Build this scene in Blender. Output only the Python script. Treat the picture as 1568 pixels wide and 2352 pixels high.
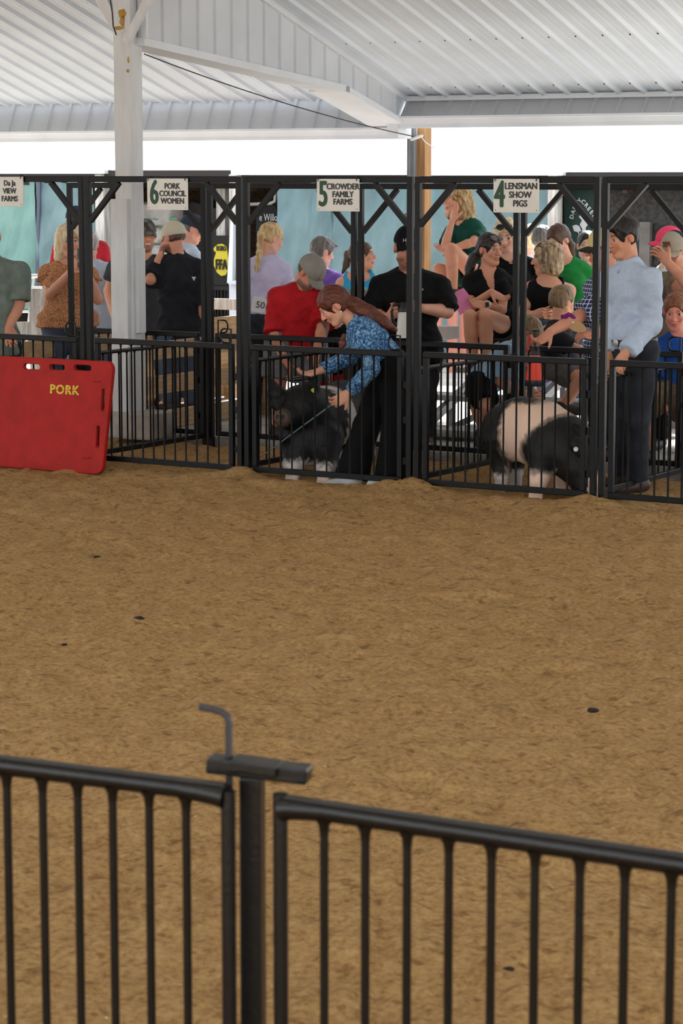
import bpy, bmesh, math, random
import numpy as np
from mathutils import Vector, Matrix
random.seed(7); rng = np.random.default_rng(7)
SC = bpy.context.scene
COL = SC.collection
for o in list(bpy.data.objects): bpy.data.objects.remove(o)

# ------------------------------------------------------------------ camera
W_PX, H_PX = 1568, 2352
SENS_H, LENS = 23.5, 55.0
F_PX = LENS / SENS_H * H_PX
CAM_H = 1.98
HORIZON = 400.0
PITCH = math.atan((H_PX / 2 - HORIZON) / F_PX)
cam_d = bpy.data.cameras.new('camera'); cam = bpy.data.objects.new('camera', cam_d); COL.objects.link(cam)
cam_d.sensor_fit = 'VERTICAL'; cam_d.sensor_height = SENS_H; cam_d.sensor_width = SENS_H * W_PX / H_PX; cam_d.lens = LENS
cam.location = (0, 0, CAM_H); cam.rotation_euler = (math.pi / 2 - PITCH, 0, 0)
cam_d.clip_start = 0.05; cam_d.clip_end = 500
cam_d.dof.use_dof = True; cam_d.dof.focus_distance = 15.6; cam_d.dof.aperture_fstop = 5.6
SC.camera = cam

# ------------------------------------------------------------------ world, sun, exposure
wd = bpy.data.worlds.new('sky'); SC.world = wd; wd.use_nodes = True
bg = wd.node_tree.nodes['Background']
bg.inputs[0].default_value = (0.86, 0.93, 1.0, 1); bg.inputs[1].default_value = 1.0
sun_d = bpy.data.lights.new('sun', 'SUN'); sun = bpy.data.objects.new('sun', sun_d); COL.objects.link(sun)
sun_d.energy = 7.0; sun_d.angle = math.radians(6); sun_d.color = (1, 0.97, 0.92)
_sd = Vector((0.30, 0.80, 0.80)).normalized()      # direction towards the sun
sun.rotation_euler = _sd.to_track_quat('Z', 'Y').to_euler()
VS = SC.view_settings
VS.view_transform = 'Standard'; VS.look = 'None'; VS.gamma = 1.0; VS.use_curve_mapping = False
VS.exposure = 1.5
SC.cycles.max_bounces = 5; SC.cycles.diffuse_bounces = 4; SC.cycles.glossy_bounces = 2
SC.cycles.use_adaptive_sampling = True; SC.cycles.adaptive_threshold = 0.045; SC.cycles.use_denoising = True
SC.cycles.sample_clamp_indirect = 8

# ------------------------------------------------------------------ pixel <-> place helpers
CP, SP_ = math.cos(PITCH), math.sin(PITCH)
def ray(px, py):
    u = (px - W_PX / 2) / F_PX; w = -(py - H_PX / 2) / F_PX
    return np.array([u, CP + w * SP_, -SP_ + w * CP])
def at(px, py, D):                       # point seen at a pixel, D metres in front of the camera
    d = ray(px, py); p = d * (D / d[1]); p[2] += CAM_H; return p
def atz(px, py, z):                      # point seen at a pixel, at height z
    d = ray(px, py); p = d * ((z - CAM_H) / d[2]); p[2] += CAM_H; return p
def atplane(px, py, p0, n):
    d = ray(px, py); c = np.array([0, 0, CAM_H]); t = np.dot(np.asarray(p0) - c, n) / np.dot(d, n); return c + d * t
ANG = math.radians(31)
E3 = np.array([math.cos(ANG), -math.sin(ANG), 0.0])    # along the pens, to the right and nearer
R3 = np.array([math.sin(ANG), math.cos(ANG), 0.0])     # across the pens, away from the arena
Z3 = np.array([0, 0, 1.0])
F0 = np.array([0.42, 15.03, 0.0])                       # a point of the pens' front line
def fr(t, u, z=0.0): return F0 + E3 * t + R3 * u + Z3 * z
def front_t(px, py=900, u=0.0):          # t of the fence line point at a pixel column
    p = atplane(px, py, F0 + R3 * u, R3); return float(np.dot(p - F0, E3))

# ------------------------------------------------------------------ materials
def s2l(c):
    c = c / 255.0
    return c / 12.92 if c <= 0.04045 else ((c + 0.055) / 1.055) ** 2.4
def rgb(c):
    if isinstance(c, str): c = tuple(int(c[i:i + 2], 16) for i in (0, 2, 4))
    return (s2l(c[0]), s2l(c[1]), s2l(c[2]), 1.0)
def nd(nt, typ, **kw):
    n = nt.nodes.new(typ)
    for k, v in kw.items():
        if k.startswith('i_'):
            key = k[2:]; key = int(key) if key.isdigit() else key.replace('_', ' ')
            n.inputs[key].default_value = v
        else: setattr(n, k, v)
    return n
MATS = {}
def mat(name, c, rough=0.7, metal=0.0, var=0.0, scale=8.0, bump=0.0, bscale=40.0, c2=None, coat=0.0, stretch=None, detail=4, spec=None):
    if name in MATS: return MATS[name]
    m = bpy.data.materials.new(name); m.use_nodes = True; nt = m.node_tree; L = nt.links.new
    b = nt.nodes['Principled BSDF']; b.inputs['Base Color'].default_value = rgb(c)
    b.inputs['Roughness'].default_value = rough; b.inputs['Metallic'].default_value = metal
    if spec is not None: b.inputs['Specular IOR Level'].default_value = spec
    if coat: b.inputs['Coat Weight'].default_value = coat
    tc = nd(nt, 'ShaderNodeTexCoord'); vec = tc.outputs['Object']
    if stretch:
        mp = nd(nt, 'ShaderNodeMapping'); mp.inputs['Scale'].default_value = stretch; L(vec, mp.inputs[0]); vec = mp.outputs[0]
    if var or c2 is not None:
        n = nd(nt, 'ShaderNodeTexNoise'); n.inputs['Scale'].default_value = scale; n.inputs['Detail'].default_value = detail; L(vec, n.inputs['Vector'])
        mx = nd(nt, 'ShaderNodeMix', data_type='RGBA')
        ca = rgb(c)
        if c2 is None:
            cb = tuple(max(0, v * (1 - var)) for v in ca[:3]) + (1,); ca = tuple(min(1, v * (1 + var * 0.5)) for v in ca[:3]) + (1,)
        else: cb = rgb(c2)
        r = nd(nt, 'ShaderNodeValToRGB'); r.color_ramp.elements[0].position = 0.35; r.color_ramp.elements[1].position = 0.65
        L(n.outputs[0], r.inputs[0]); L(r.outputs[0], mx.inputs[0]); mx.inputs[6].default_value = ca; mx.inputs[7].default_value = cb
        L(mx.outputs[2], b.inputs['Base Color'])
    if bump:
        n2 = nd(nt, 'ShaderNodeTexNoise'); n2.inputs['Scale'].default_value = bscale; n2.inputs['Detail'].default_value = 5; L(vec, n2.inputs['Vector'])
        bp = nd(nt, 'ShaderNodeBump'); bp.inputs['Strength'].default_value = bump; bp.inputs['Distance'].default_value = 0.02
        L(n2.outputs[0], bp.inputs['Height']); L(bp.outputs[0], b.inputs['Normal'])
    MATS[name] = m; return m

# ------------------------------------------------------------------ object helpers
def link(o, parent=None):
    COL.objects.link(o)
    if parent is not None: o.parent = parent
    return o
def tag(o, label=None, cat=None, group=None, kind=None):
    if label: o['label'] = label
    if cat: o['category'] = cat
    if group: o['group'] = group
    if kind: o['kind'] = kind
    return o
def thing(name, loc, label, cat, group=None):
    o = bpy.data.objects.new(name, None); o.location = tuple(float(v) for v in loc); o.empty_display_size = 0.05
    COL.objects.link(o); return tag(o, label, cat, group)
def wloc(o):
    v = np.zeros(3)
    while o is not None: v = v + np.array(o.location); o = o.parent
    return v
class MB:
    def __init__(s): s.v = []; s.f = []
    def add(s, vs, fs):
        n = len(s.v); s.v += [tuple(float(c) for c in v) for v in vs]; s.f += [tuple(i + n for i in f) for f in fs]; return s
    def box(s, c, ax, ay, az):           # centre and three half-axis vectors
        c, ax, ay, az = map(np.asarray, (c, ax, ay, az)); vs = []
        for k in (-1, 1):
            for j in (-1, 1):
                for i in (-1, 1): vs.append(c + i * ax + j * ay + k * az)
        return s.add(vs, [(0, 2, 3, 1), (4, 5, 7, 6), (0, 1, 5, 4), (2, 6, 7, 3), (0, 4, 6, 2), (1, 3, 7, 5)])
    def bar(s, a, b, w, h, up=(0, 0, 1)):  # rectangular bar from a to b, w across, h along up
        a, b = np.asarray(a, float), np.asarray(b, float); d = b - a; L = np.linalg.norm(d); d = d / L
        up = np.asarray(up, float); x = np.cross(d, up); x = x / np.linalg.norm(x); y = np.cross(x, d)
        return s.box((a + b) / 2, x * w / 2, y * h / 2, d * L / 2)
    def tube(s, pts, r, n=8, closed=False, caps=True):
        pts = [np.asarray(p, float) for p in pts]; m = len(pts); rr = r if hasattr(r, '__len__') else [r] * m
        ref = None; rings = []
        for i in range(m):
            if closed: d = pts[(i + 1) % m] - pts[i - 1]
            else: d = pts[min(i + 1, m - 1)] - pts[max(i - 1, 0)]
            d = d / (np.linalg.norm(d) + 1e-12)
            if ref is None:
                ref = np.cross(d, (0, 0, 1.0))
                if np.linalg.norm(ref) < 1e-3: ref = np.cross(d, (1.0, 0, 0))
            x = ref - d * np.dot(ref, d); x = x / np.linalg.norm(x); ref = x; y = np.cross(d, x)
            rings.append([pts[i] + rr[i] * (math.cos(2 * math.pi * k / n) * x + math.sin(2 * math.pi * k / n) * y) for k in range(n)])
        vs = [v for ring in rings for v in ring]; fs = []
        for i in range(m if closed else m - 1):
            j = (i + 1) % m
            for k in range(n):
                l = (k + 1) % n; fs.append((i * n + k, i * n + l, j * n + l, j * n + k))
        if caps and not closed: fs.append(tuple(range(n - 1, -1, -1))); fs.append(tuple((m - 1) * n + k for k in range(n)))
        return s.add(vs, fs)
    def lathe(s, prof, c, axis=(0, 0, 1), n=20, sx=1.0, xdir=None):
        c = np.asarray(c, float); az = np.asarray(axis, float); az = az / np.linalg.norm(az)
        x = np.cross(az, (0, 1.0, 0)) if xdir is None else np.asarray(xdir, float)
        x = x - az * np.dot(x, az); x = x / np.linalg.norm(x); y = np.cross(az, x); vs = []; fs = []
        for r, z in prof:
            for k in range(n):
                a = 2 * math.pi * k / n; vs.append(c + az * z + r * (math.cos(a) * x * sx + math.sin(a) * y))
        m = len(prof)
        for i in range(m - 1):
            for k in range(n):
                l = (k + 1) % n; fs.append((i * n + k, i * n + l, (i + 1) * n + l, (i + 1) * n + k))
        fs.append(tuple(range(n - 1, -1, -1))); fs.append(tuple((m - 1) * n + k for k in range(n)))
        return s.add(vs, fs)
    def prism(s, poly, ext):             # closed polygon extruded along a vector
        n = len(poly); ext = np.asarray(ext, float); vs = [np.asarray(p, float) for p in poly]; vs += [p + ext for p in vs]
        fs = [tuple(range(n - 1, -1, -1)), tuple(range(n, 2 * n))] + [(i, (i + 1) % n, (i + 1) % n + n, i + n) for i in range(n)]
        return s.add(vs, fs)
    def build(s, name, m, parent=None, smooth=False, bevel=0.0, label=None):
        off = wloc(parent) if parent is not None else np.zeros(3)
        V = np.array(s.v)
        loc = np.zeros(3)
        if parent is None: loc = np.array([(V[:, 0].min() + V[:, 0].max()) / 2, (V[:, 1].min() + V[:, 1].max()) / 2, V[:, 2].min()])
        me = bpy.data.meshes.new(name); me.from_pydata([tuple(v) for v in (V - off - loc)], [], s.f); me.update()
        bm = bmesh.new(); bm.from_mesh(me); bmesh.ops.recalc_face_normals(bm, faces=bm.faces)
        if bevel: bmesh.ops.bevel(bm, geom=list(bm.edges), offset=bevel, segments=2, affect='EDGES', profile=0.5)
        bm.to_mesh(me); bm.free()
        if smooth:
            me.polygons.foreach_set('use_smooth', [True] * len(me.polygons)); 
            try: me.set_sharp_from_angle(angle=math.radians(42))
            except Exception: pass
        o = bpy.data.objects.new(name, me); o.location = tuple(loc); link(o, parent)
        if m is not None: me.materials.append(m)
        if label: o['label'] = label
        return o
def clone(o, delta, parent=None):
    c = o.copy(); c.location = tuple(np.array(o.location) + np.asarray(delta)); link(c, parent if parent is not None else o.parent); return c
def text(name, body, size, origin, right, up, m, parent=None, align='CENTER', bold=0.0, ext=0.0008, xs=1.0, space=1.0, label=None):
    cu = bpy.data.curves.new(name, 'FONT'); cu.body = body; cu.size = size; cu.align_x = align; cu.align_y = 'CENTER'
    cu.extrude = ext; cu.space_character = space; cu.resolution_u = 3
    t = bpy.data.objects.new(name + '_curve', cu); COL.objects.link(t)
    me = bpy.data.meshes.new_from_object(t.evaluated_get(bpy.context.evaluated_depsgraph_get()))
    bpy.data.objects.remove(t); bpy.data.curves.remove(cu)
    right = np.asarray(right, float); right = right / np.linalg.norm(right); up = np.asarray(up, float); up = up - right * np.dot(up, right); up = up / np.linalg.norm(up)
    n = np.cross(right, up); off = wloc(parent) if parent is not None else np.zeros(3)
    V = np.empty(len(me.vertices) * 3); me.vertices.foreach_get('co', V); V = V.reshape(-1, 3)
    V = np.asarray(origin) - off + V[:, :1] * xs * right + V[:, 1:2] * up + V[:, 2:3] * n
    if bold:                              # heavier strokes: the outline laid down several times, a hair apart
        polys = [tuple(p.vertices) for p in me.polygons]; n0 = len(V); A = []; B = []
        for j, (a, c) in enumerate(((-1, 0), (1, 0), (0, 1), (0, -1), (0, 0))):
            A.append(V + right * a * bold + up * c * bold * 0.6 + n * 0.00004 * j); B += [tuple(i + j * n0 for i in p) for p in polys]
        bpy.data.meshes.remove(me); me = bpy.data.meshes.new(name); me.from_pydata([tuple(v) for v in np.concatenate(A)], [], B); me.update()
    else: me.vertices.foreach_set('co', V.ravel()); me.update()
    me.name = name; me.materials.clear(); me.materials.append(m)
    o = bpy.data.objects.new(name, me); link(o, parent)
    if label: o['label'] = label
    return o
def vnoise2(x, y, seed=0):
    xi = np.floor(x).astype(np.int64); yi = np.floor(y).astype(np.int64); fx = x - xi; fy = y - yi
    def h(a, b):
        n = (a * 374761393 + b * 668265263 + seed * 974711) & 0xFFFFFFFF
        n = ((n ^ (n >> 13)) * 1274126177) & 0xFFFFFFFF; return ((n ^ (n >> 16)) & 0xFFFF) / 65535.0
    sx = fx * fx * (3 - 2 * fx); sy = fy * fy * (3 - 2 * fy)
    return (h(xi, yi) * (1 - sx) + h(xi + 1, yi) * sx) * (1 - sy) + (h(xi, yi + 1) * (1 - sx) + h(xi + 1, yi + 1) * sx) * sy
def fbm2(x, y, oct=4, seed=0):
    s = 0; a = 0.5
    for i in range(oct): s = s + a * (vnoise2(x, y, seed + i) - 0.5) * 2; x = x * 2.03; y = y * 2.03; a *= 0.5
    return s
def grid_mesh(name, X, Y, Z, m, parent=None, smooth=True, off=None):
    nx, ny = X.shape; V = np.stack([X, Y, Z], -1).reshape(-1, 3)
    if off is not None: V = V - off
    idx = np.arange(nx * ny).reshape(nx, ny)
    Fq = np.stack([idx[:-1, :-1], idx[1:, :-1], idx[1:, 1:], idx[:-1, 1:]], -1).reshape(-1, 4)
    return np_mesh(name, V, Fq, m, parent, smooth)
def np_mesh(name, V, Fq, m, parent=None, smooth=True, loc=None):
    me = bpy.data.meshes.new(name); V = np.asarray(V, np.float32); Fq = np.asarray(Fq, np.int32)
    me.vertices.add(len(V)); me.vertices.foreach_set('co', V.ravel())
    n = Fq.shape[1]; me.loops.add(Fq.size); me.loops.foreach_set('vertex_index', Fq.ravel())
    me.polygons.add(len(Fq)); me.polygons.foreach_set('loop_start', np.arange(0, Fq.size, n, dtype=np.int32))
    try: me.polygons.foreach_set('loop_total', np.full(len(Fq), n, np.int32))
    except Exception: pass
    me.update(calc_edges=True); me.validate()
    if smooth: me.polygons.foreach_set('use_smooth', np.ones(len(me.polygons), bool))
    if m is not None: me.materials.append(m)
    o = bpy.data.objects.new(name, me)
    if loc is not None: o.location = tuple(loc)
    return link(o, parent)

# ------------------------------------------------------------------ shared materials
M_BLK = mat('black_painted_steel', (7, 8, 10), rough=0.42, scale=30, bump=0.08, bscale=120, c2=(15, 15, 15), spec=0.25)
M_FGB = mat('worn_black_steel', (8, 9, 12), rough=0.33, var=0.3, scale=18, bump=0.06, bscale=90)
M_ROOF = mat('white_sheet_metal', (220, 229, 239), rough=0.45, var=0.08, scale=1.2, spec=0.4)
M_FASC = mat('shade_toned_fascia_metal', (176, 178, 181), rough=0.55, var=0.06, scale=3)  # eave shade put into the colour: darker grey than the white sheets
M_WALLM = mat('grey_white_sheet_metal', (211, 216, 222), rough=0.5, var=0.08, scale=2)
M_TRIM = mat('white_metal_trim', (222, 227, 232), rough=0.5, var=0.06, scale=3)
M_SIGN = mat('white_sign_board', (222, 221, 214), rough=0.45, var=0.04, scale=10)
M_SGRN = mat('sign_green_ink', (16, 66, 42), rough=0.5)
M_SBLK = mat('sign_black_ink', (40, 42, 44), rough=0.5)
M_WOODN = mat('fresh_pine', (188, 160, 122), rough=0.7, c2=(164, 132, 92), scale=3, stretch=(2, 2, 22), bump=0.1)
M_WOODW = mat('weathered_grey_wood', (196, 192, 186), rough=0.85, c2=(150, 146, 140), scale=3, stretch=(9, 9, 1.2), bump=0.25)
M_BROWN = mat('dark_barn_wood', (92, 68, 50), rough=0.85, c2=(60, 45, 34), scale=2.5, stretch=(1.5, 9, 9), bump=0.2)
M_ALU = mat('aluminium', (176, 178, 180), rough=0.4, metal=0.65, var=0.1, scale=6)
M_CONC = mat('concrete', (186, 180, 172), rough=0.9, c2=(150, 144, 136), scale=5, bump=0.25, bscale=60, detail=8)
M_GALV = mat('galvanised_pipe', (205, 208, 210), rough=0.4, metal=0.3)
M_RED = mat('red_plastic', (170, 32, 26), rough=0.55, spec=0.2, var=0.14, scale=9, bump=0.12, bscale=220)
M_YEL = mat('yellow_stencil_paint', (222, 196, 60), rough=0.7, var=0.2, scale=60)
M_CABLE = mat('dark_cable', (46, 44, 44), rough=0.6)
M_WHITE = mat('white_plain', (236, 236, 234), rough=0.5)
M_GREYDK = mat('dark_grey_paint', (70, 70, 72), rough=0.6)
# ================================================================== THE SETTING
PIT = 1.274
def PT(k): return -1.236 + PIT * (k - 1)               # t of the k-th post pair of the pens
U_BACK = 1.46
BARN = np.array([0.0, 25.0, 0.0])
def bp(px, py, du=0.0): return atplane(px, py, BARN + R3 * du, R3)
EAVE = np.array([0.5496, 21.0218, 0.0])                # ground point below the eave corner

def dirt_z(x, y):
    t = (x - F0[0]) * E3[0] + (y - F0[1]) * E3[1]; u = (x - F0[0]) * R3[0] + (y - F0[1]) * R3[1]
    z = 0.026 * fbm2(x * 0.7, y * 0.7, 3, 3) + 0.022 * fbm2(x * 3.1, y * 2.3, 3, 9) + 0.012 * fbm2(x * 11, y * 9, 2, 21)
    for k in range(-1, 5):                             # small heaps thrown up round the posts
        z = z + 0.065 * np.exp(-(((t - PT(k)) / 0.2) ** 2 + ((u + 0.06) / 0.16) ** 2))
    z = z + 0.035 * np.where(t < -2.0, 0.0, 1.0) * np.exp(-((u + 0.30) / 0.22) ** 2) * (0.6 + 0.8 * fbm2(t * 1.7, u * 2, 2, 5))
    z = z + np.where(u > 0.05, -0.02 + 0.03 * fbm2(x * 5, y * 5, 3, 31), 0)
    z = z + 0.07 * np.exp(-((u - 1.33) / 0.13) ** 2) * np.clip(0.5 + fbm2(t * 2.2, u, 2, 44), 0, 1.2)
    z = z - 0.045 * np.where(t < -2.15, 1.0, 0.0) * np.exp(-((u + 0.2) / 0.22) ** 2)
    return z
def gz(p): return float(dirt_z(np.array(p[0]), np.array(p[1])))

def make_dirt_material():
    m = bpy.data.materials.new('arena_dirt'); m.use_nodes = True; nt = m.node_tree; L = nt.links.new; b = nt.nodes['Principled BSDF']
    b.inputs['Roughness'].default_value = 0.95; b.inputs['Specular IOR Level'].default_value = 0.15
    tc = nd(nt, 'ShaderNodeTexCoord'); P = tc.outputs['Object']
    def noise(s, d, r=0.6):
        n = nd(nt, 'ShaderNodeTexNoise'); n.inputs['Scale'].default_value = s; n.inputs['Detail'].default_value = d; n.inputs['Roughness'].default_value = r; L(P, n.inputs['Vector']); return n.outputs[0]
    def ramp(src, stops):
        r = nd(nt, 'ShaderNodeValToRGB'); e = r.color_ramp.elements
        while len(e) < len(stops): e.new(0.5)
        for i, (p, c) in enumerate(stops): e[i].position = p; e[i].color = rgb(tuple(v * (0.97 if len(set(c)) > 1 else 1) for v in c))
        L(src, r.inputs[0]); return r.outputs[0]
    def mix(f, a, bb, typ='MIX'):
        x = nd(nt, 'ShaderNodeMix', data_type='RGBA', blend_type=typ)
        if isinstance(f, float): x.inputs[0].default_value = f
        else: L(f, x.inputs[0])
        L(a, x.inputs[6]); L(bb, x.inputs[7]); return x.outputs[2]
    big = ramp(noise(0.55, 3), [(0.35, (194, 154, 98)), (0.65, (178, 138, 88))])
    mid = ramp(noise(9, 6, 0.7), [(0.32, (122, 86, 54)), (0.45, (184, 144, 92)), (0.60, (200, 160, 106)), (0.75, (222, 188, 134))])
    c = mix(0.75, big, mid)
    fine = ramp(noise(42, 5, 0.7), [(0.34, (104, 72, 46)), (0.48, (192, 152, 98)), (0.66, (226, 192, 138))])
    c = mix(0.5, c, fine)
    spots = ramp(noise(15, 2, 0.5), [(0.60, (0, 0, 0)), (0.70, (255, 255, 255))])
    dk = nd(nt, 'ShaderNodeRGB'); dk.outputs[0].default_value = rgb((112, 76, 44)); f2 = nd(nt, 'ShaderNodeMath', operation='MULTIPLY'); L(spots, f2.inputs[0]); f2.inputs[1].default_value = 0.55
    c = mix(f2.outputs[0], c, dk.outputs[0])
    v = nd(nt, 'ShaderNodeTexVoronoi'); v.inputs['Scale'].default_value = 7; L(P, v.inputs['Vector'])
    fl = ramp(v.outputs['Distance'], [(0.025, (255, 255, 255)), (0.05, (0, 0, 0))]); lt = nd(nt, 'ShaderNodeRGB'); lt.outputs[0].default_value = rgb((214, 192, 150))
    c = mix(fl, c, lt.outputs[0])
    L(c, b.inputs['Base Color'])
    bpn = nd(nt, 'ShaderNodeBump'); bpn.inputs['Strength'].default_value = 0.85; bpn.inputs['Distance'].default_value = 0.03
    ad = nd(nt, 'ShaderNodeMath', operation='MULTIPLY_ADD'); L(noise(60, 6, 0.75), ad.inputs[0]); ad.inputs[1].default_value = 0.45; L(noise(12, 6, 0.7), ad.inputs[2])
    L(ad.outputs[0], bpn.inputs['Height']); L(bpn.outputs[0], b.inputs['Normal'])
    return m
M_DIRT = make_dirt_material()
ts = np.arange(-6.2, 6.2, 0.1); us = np.linspace(-12.6, 1.62, 150)
T, U = np.meshgrid(ts, us, indexing='ij'); GX = F0[0] + E3[0] * T + R3[0] * U; GY = F0[1] + E3[1] * T + R3[1] * U
fl = grid_mesh('floor', GX, GY, dirt_z(GX, GY) - 0.035, M_DIRT); tag(fl, 'brown dirt bed under the loose arena surface', 'dirt floor', kind='structure')
def clod_z(x, y):                                       # loose crumbs raked over the bed
    return dirt_z(x, y) + 0.024 * fbm2(x * 8, y * 5, 3, 61) + 0.015 * np.clip(fbm2(x * 24, y * 18, 3, 71), -0.2, 1) + 0.022 * np.clip(fbm2(x * 5 + 9, y * 4, 3, 81) - 0.25, 0, 1)
YY = np.exp(np.linspace(math.log(3.3), math.log(18.6), 500)); SS = np.linspace(-1, 1, 290)
S_, Y_g = np.meshgrid(SS, YY, indexing='ij'); X_g = S_ * (0.13 * Y_g + 1.7)
u_g = (X_g - F0[0]) * R3[0] + (Y_g - F0[1]) * R3[1]; over = np.clip(u_g - 1.60, 0, None); X_g = X_g - R3[0] * over; Y_g = Y_g - R3[1] * over
edge = np.clip((np.abs(S_) - 0.9) / 0.1, 0, 1)
fl = grid_mesh('floor', X_g, Y_g, clod_z(X_g, Y_g) - 0.055 * edge ** 1.5, M_DIRT); tag(fl, 'loose brown raked dirt of the show arena', 'dirt floor', kind='structure')
b = MB()
for q in ([(-40, -30), (40, -30), (40, -12.5), (-40, -12.5)], [(-40, -12.5), (-6.1, -12.5), (-6.1, 1.6), (-40, 1.6)], [(6.1, -12.5), (40, -12.5), (40, 1.6), (6.1, 1.6)]):
    b.prism([fr(t, u, -0.03) for t, u in q], (0, 0, -0.2))
o = b.build('floor', M_DIRT); tag(o, 'outer dirt ground continuing beyond the raked arena', 'dirt floor', kind='structure')
b = MB(); b.prism([fr(-40, 1.58, 0.05), fr(40, 1.58, 0.05), fr(40, 45, 0.05), fr(-40, 45, 0.05)], (0, 0, -0.3))
o = b.build('floor', M_CONC); tag(o, 'pale concrete slab behind the pens', 'concrete floor', kind='structure')

# ---- roof: ribbed sheets rising from the eave towards the camera, gap left at the ridge to add top light, far slope
PITCHR = 0.315; Z_EV = 2.645
def roof_pt(t, u, dz=0.0):                              # u measured from the eave, negative = inwards
    RID = -13.0; z = Z_EV - PITCHR * u if u > RID else Z_EV - PITCHR * RID + PITCHR * (u - RID) 
    return EAVE + E3 * t + R3 * u + Z3 * (z + dz)
def roof_sheet_mesh(u0, u1, wid=0.9144, ribs=4):
    prof = []; s = wid / ribs
    for i in range(ribs):
        x = i * s
        prof += [(x, 0), (x + s * 0.28, 0.0), (x + s * 0.30, -0.004), (x + s * 0.34, 0), (x + s * 0.52, 0), (x + s * 0.54, -0.004), (x + s * 0.58, 0), (x + s * 0.78, 0), (x + s * 0.84, -0.03), (x + s * 0.95, -0.03)]
    prof.append((wid, 0)); return prof
def make_roof(u0, u1, t0, n, lab, name='ceiling'):
    root = thing(name, EAVE + E3 * t0, lab, 'roof'); root['kind'] = 'structure'
    b = MB(); prof = roof_sheet_mesh(u0, u1); m = len(prof)
    for uu in (u0, u1):
        for x, dz in prof: b.v.append(tuple(roof_pt(t0 + x, uu, dz)))
    for i in range(m - 1): b.f.append((i, i + 1, m + i + 1, m + i))
    for uu in (u0, u1): b.v.append(tuple(roof_pt(t0, uu, 0.03))); b.v.append(tuple(roof_pt(t0 + 0.9144, uu, 0.03)))
    n0 = 2 * m; b.f += [(n0, n0 + 2, n0 + 3, n0 + 1), (0, m, n0 + 2, n0), (m - 1, n0 + 1, n0 + 3, 2 * m - 1)]
    s0 = b.build('roof_sheet', M_ROOF, root)
    scr = MB()
    for uu in (-0.22, -1.25, -2.3, -3.35):
        if u0 < uu < u1 or u1 < uu < u0:
            for r in range(4): scr.lathe([(0.009, -0.002), (0.009, -0.007), (0.004, -0.012)], roof_pt(t0 + 0.9144 * (r + 0.68) / 4, uu), n=6)
    k0 = scr.build('screw_row', M_GREYDK, s0) if scr.v else None
    for i in range(1, n):
        c = clone(s0, E3 * 0.9144 * i)
        if k0 is not None: clone(k0, (0, 0, 0), c)
    return root
make_roof(0.02, -12.3, -19.2, 44, 'white ribbed metal roof sloping down over the pens')
make_roof(-13.7, -21.0, -19.2, 44, 'white ribbed metal roof sloping away behind the viewer')
b = MB()
for uu in (-1.25, -2.3, -3.35, -5.5, -7.5, -9.5, -11.5): b.bar(roof_pt(-19, uu, 0.09), roof_pt(20, uu, 0.09), 0.04, 0.09)
o = b.build('trim_1', M_WOODN); tag(o, 'roof purlins above the ribbed sheets', 'purlin', kind='structure')

# ---- eave fascias
def fascia(t0, t1, n_off, ztop, zbot, lab, ti, slope=0.13):
    root = thing('trim_%d' % ti, EAVE + E3 * t0, lab, 'fascia'); root['kind'] = 'structure'
    def q(t, du, z): return EAVE + E3 * t + R3 * (n_off + du) + Z3 * z
    b = MB(); b.bar(q(t0, -0.02, ztop - 0.02), q(t1, -0.02, ztop - 0.02), 0.05, 0.042); b.build('top_trim', M_TRIM, root)
    zb = zbot + 0.085
    s = 0.2286; n = int(math.ceil((t1 - t0) / s)); b = MB()
    H = ztop - 0.03 - zb
    vs = [q(0, 0, ztop - 0.03), q(s * 0.80, 0, ztop - 0.03), q(s * 0.85, -0.022, ztop - 0.03), q(s * 0.95, -0.022, ztop - 0.03), q(s, 0, ztop - 0.03)]
    vs = [v + E3 * t0 for v in vs]; lo = [v + R3 * (-slope) - Z3 * H for v in vs]; bk = [v + R3 * 0.03 for v in (vs[0], vs[4])] + [v + R3 * 0.03 for v in (lo[0], lo[4])]
    b.add(vs + lo + bk, [(i, i + 1, i + 6, i + 5) for i in range(4)] + [(10, 12, 13, 11), (0, 5, 12, 10), (4, 11, 13, 9)])
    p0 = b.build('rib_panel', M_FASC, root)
    for i in range(1, n): clone(p0, E3 * s * i)
    b = MB(); poly = [(-slope - 0.05, zb + 0.012), (-slope - 0.05, zb - 0.008), (-slope - 0.02, zb - 0.012), (-slope + 0.0, zbot + 0.03), (-slope + 0.0, zbot), (-slope + 0.22, zbot), (-slope + 0.22, zb + 0.012)]
    b.prism([q(t0, du, z) for du, z in poly], E3 * (t1 - t0)); b.build('bottom_trim', M_TRIM, root)
    return root
t_in = 0.02
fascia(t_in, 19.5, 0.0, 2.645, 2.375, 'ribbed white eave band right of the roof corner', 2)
fascia(-19.2, -0.10, 0.12, 2.70, 2.285, 'ribbed eave band left of the roof corner, its shade painted in grey', 3)
b = MB(); b.prism([EAVE + E3 * -0.11 + R3 * u + Z3 * z for u, z in ((-0.12, 2.45), (-0.12, 2.285), (0.3, 2.285), (0.3, 2.45))], E3 * 0.11)
o = b.build('trim_4', M_TRIM); tag(o, 'white end cap where the left eave stops', 'trim', kind='structure')

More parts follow.
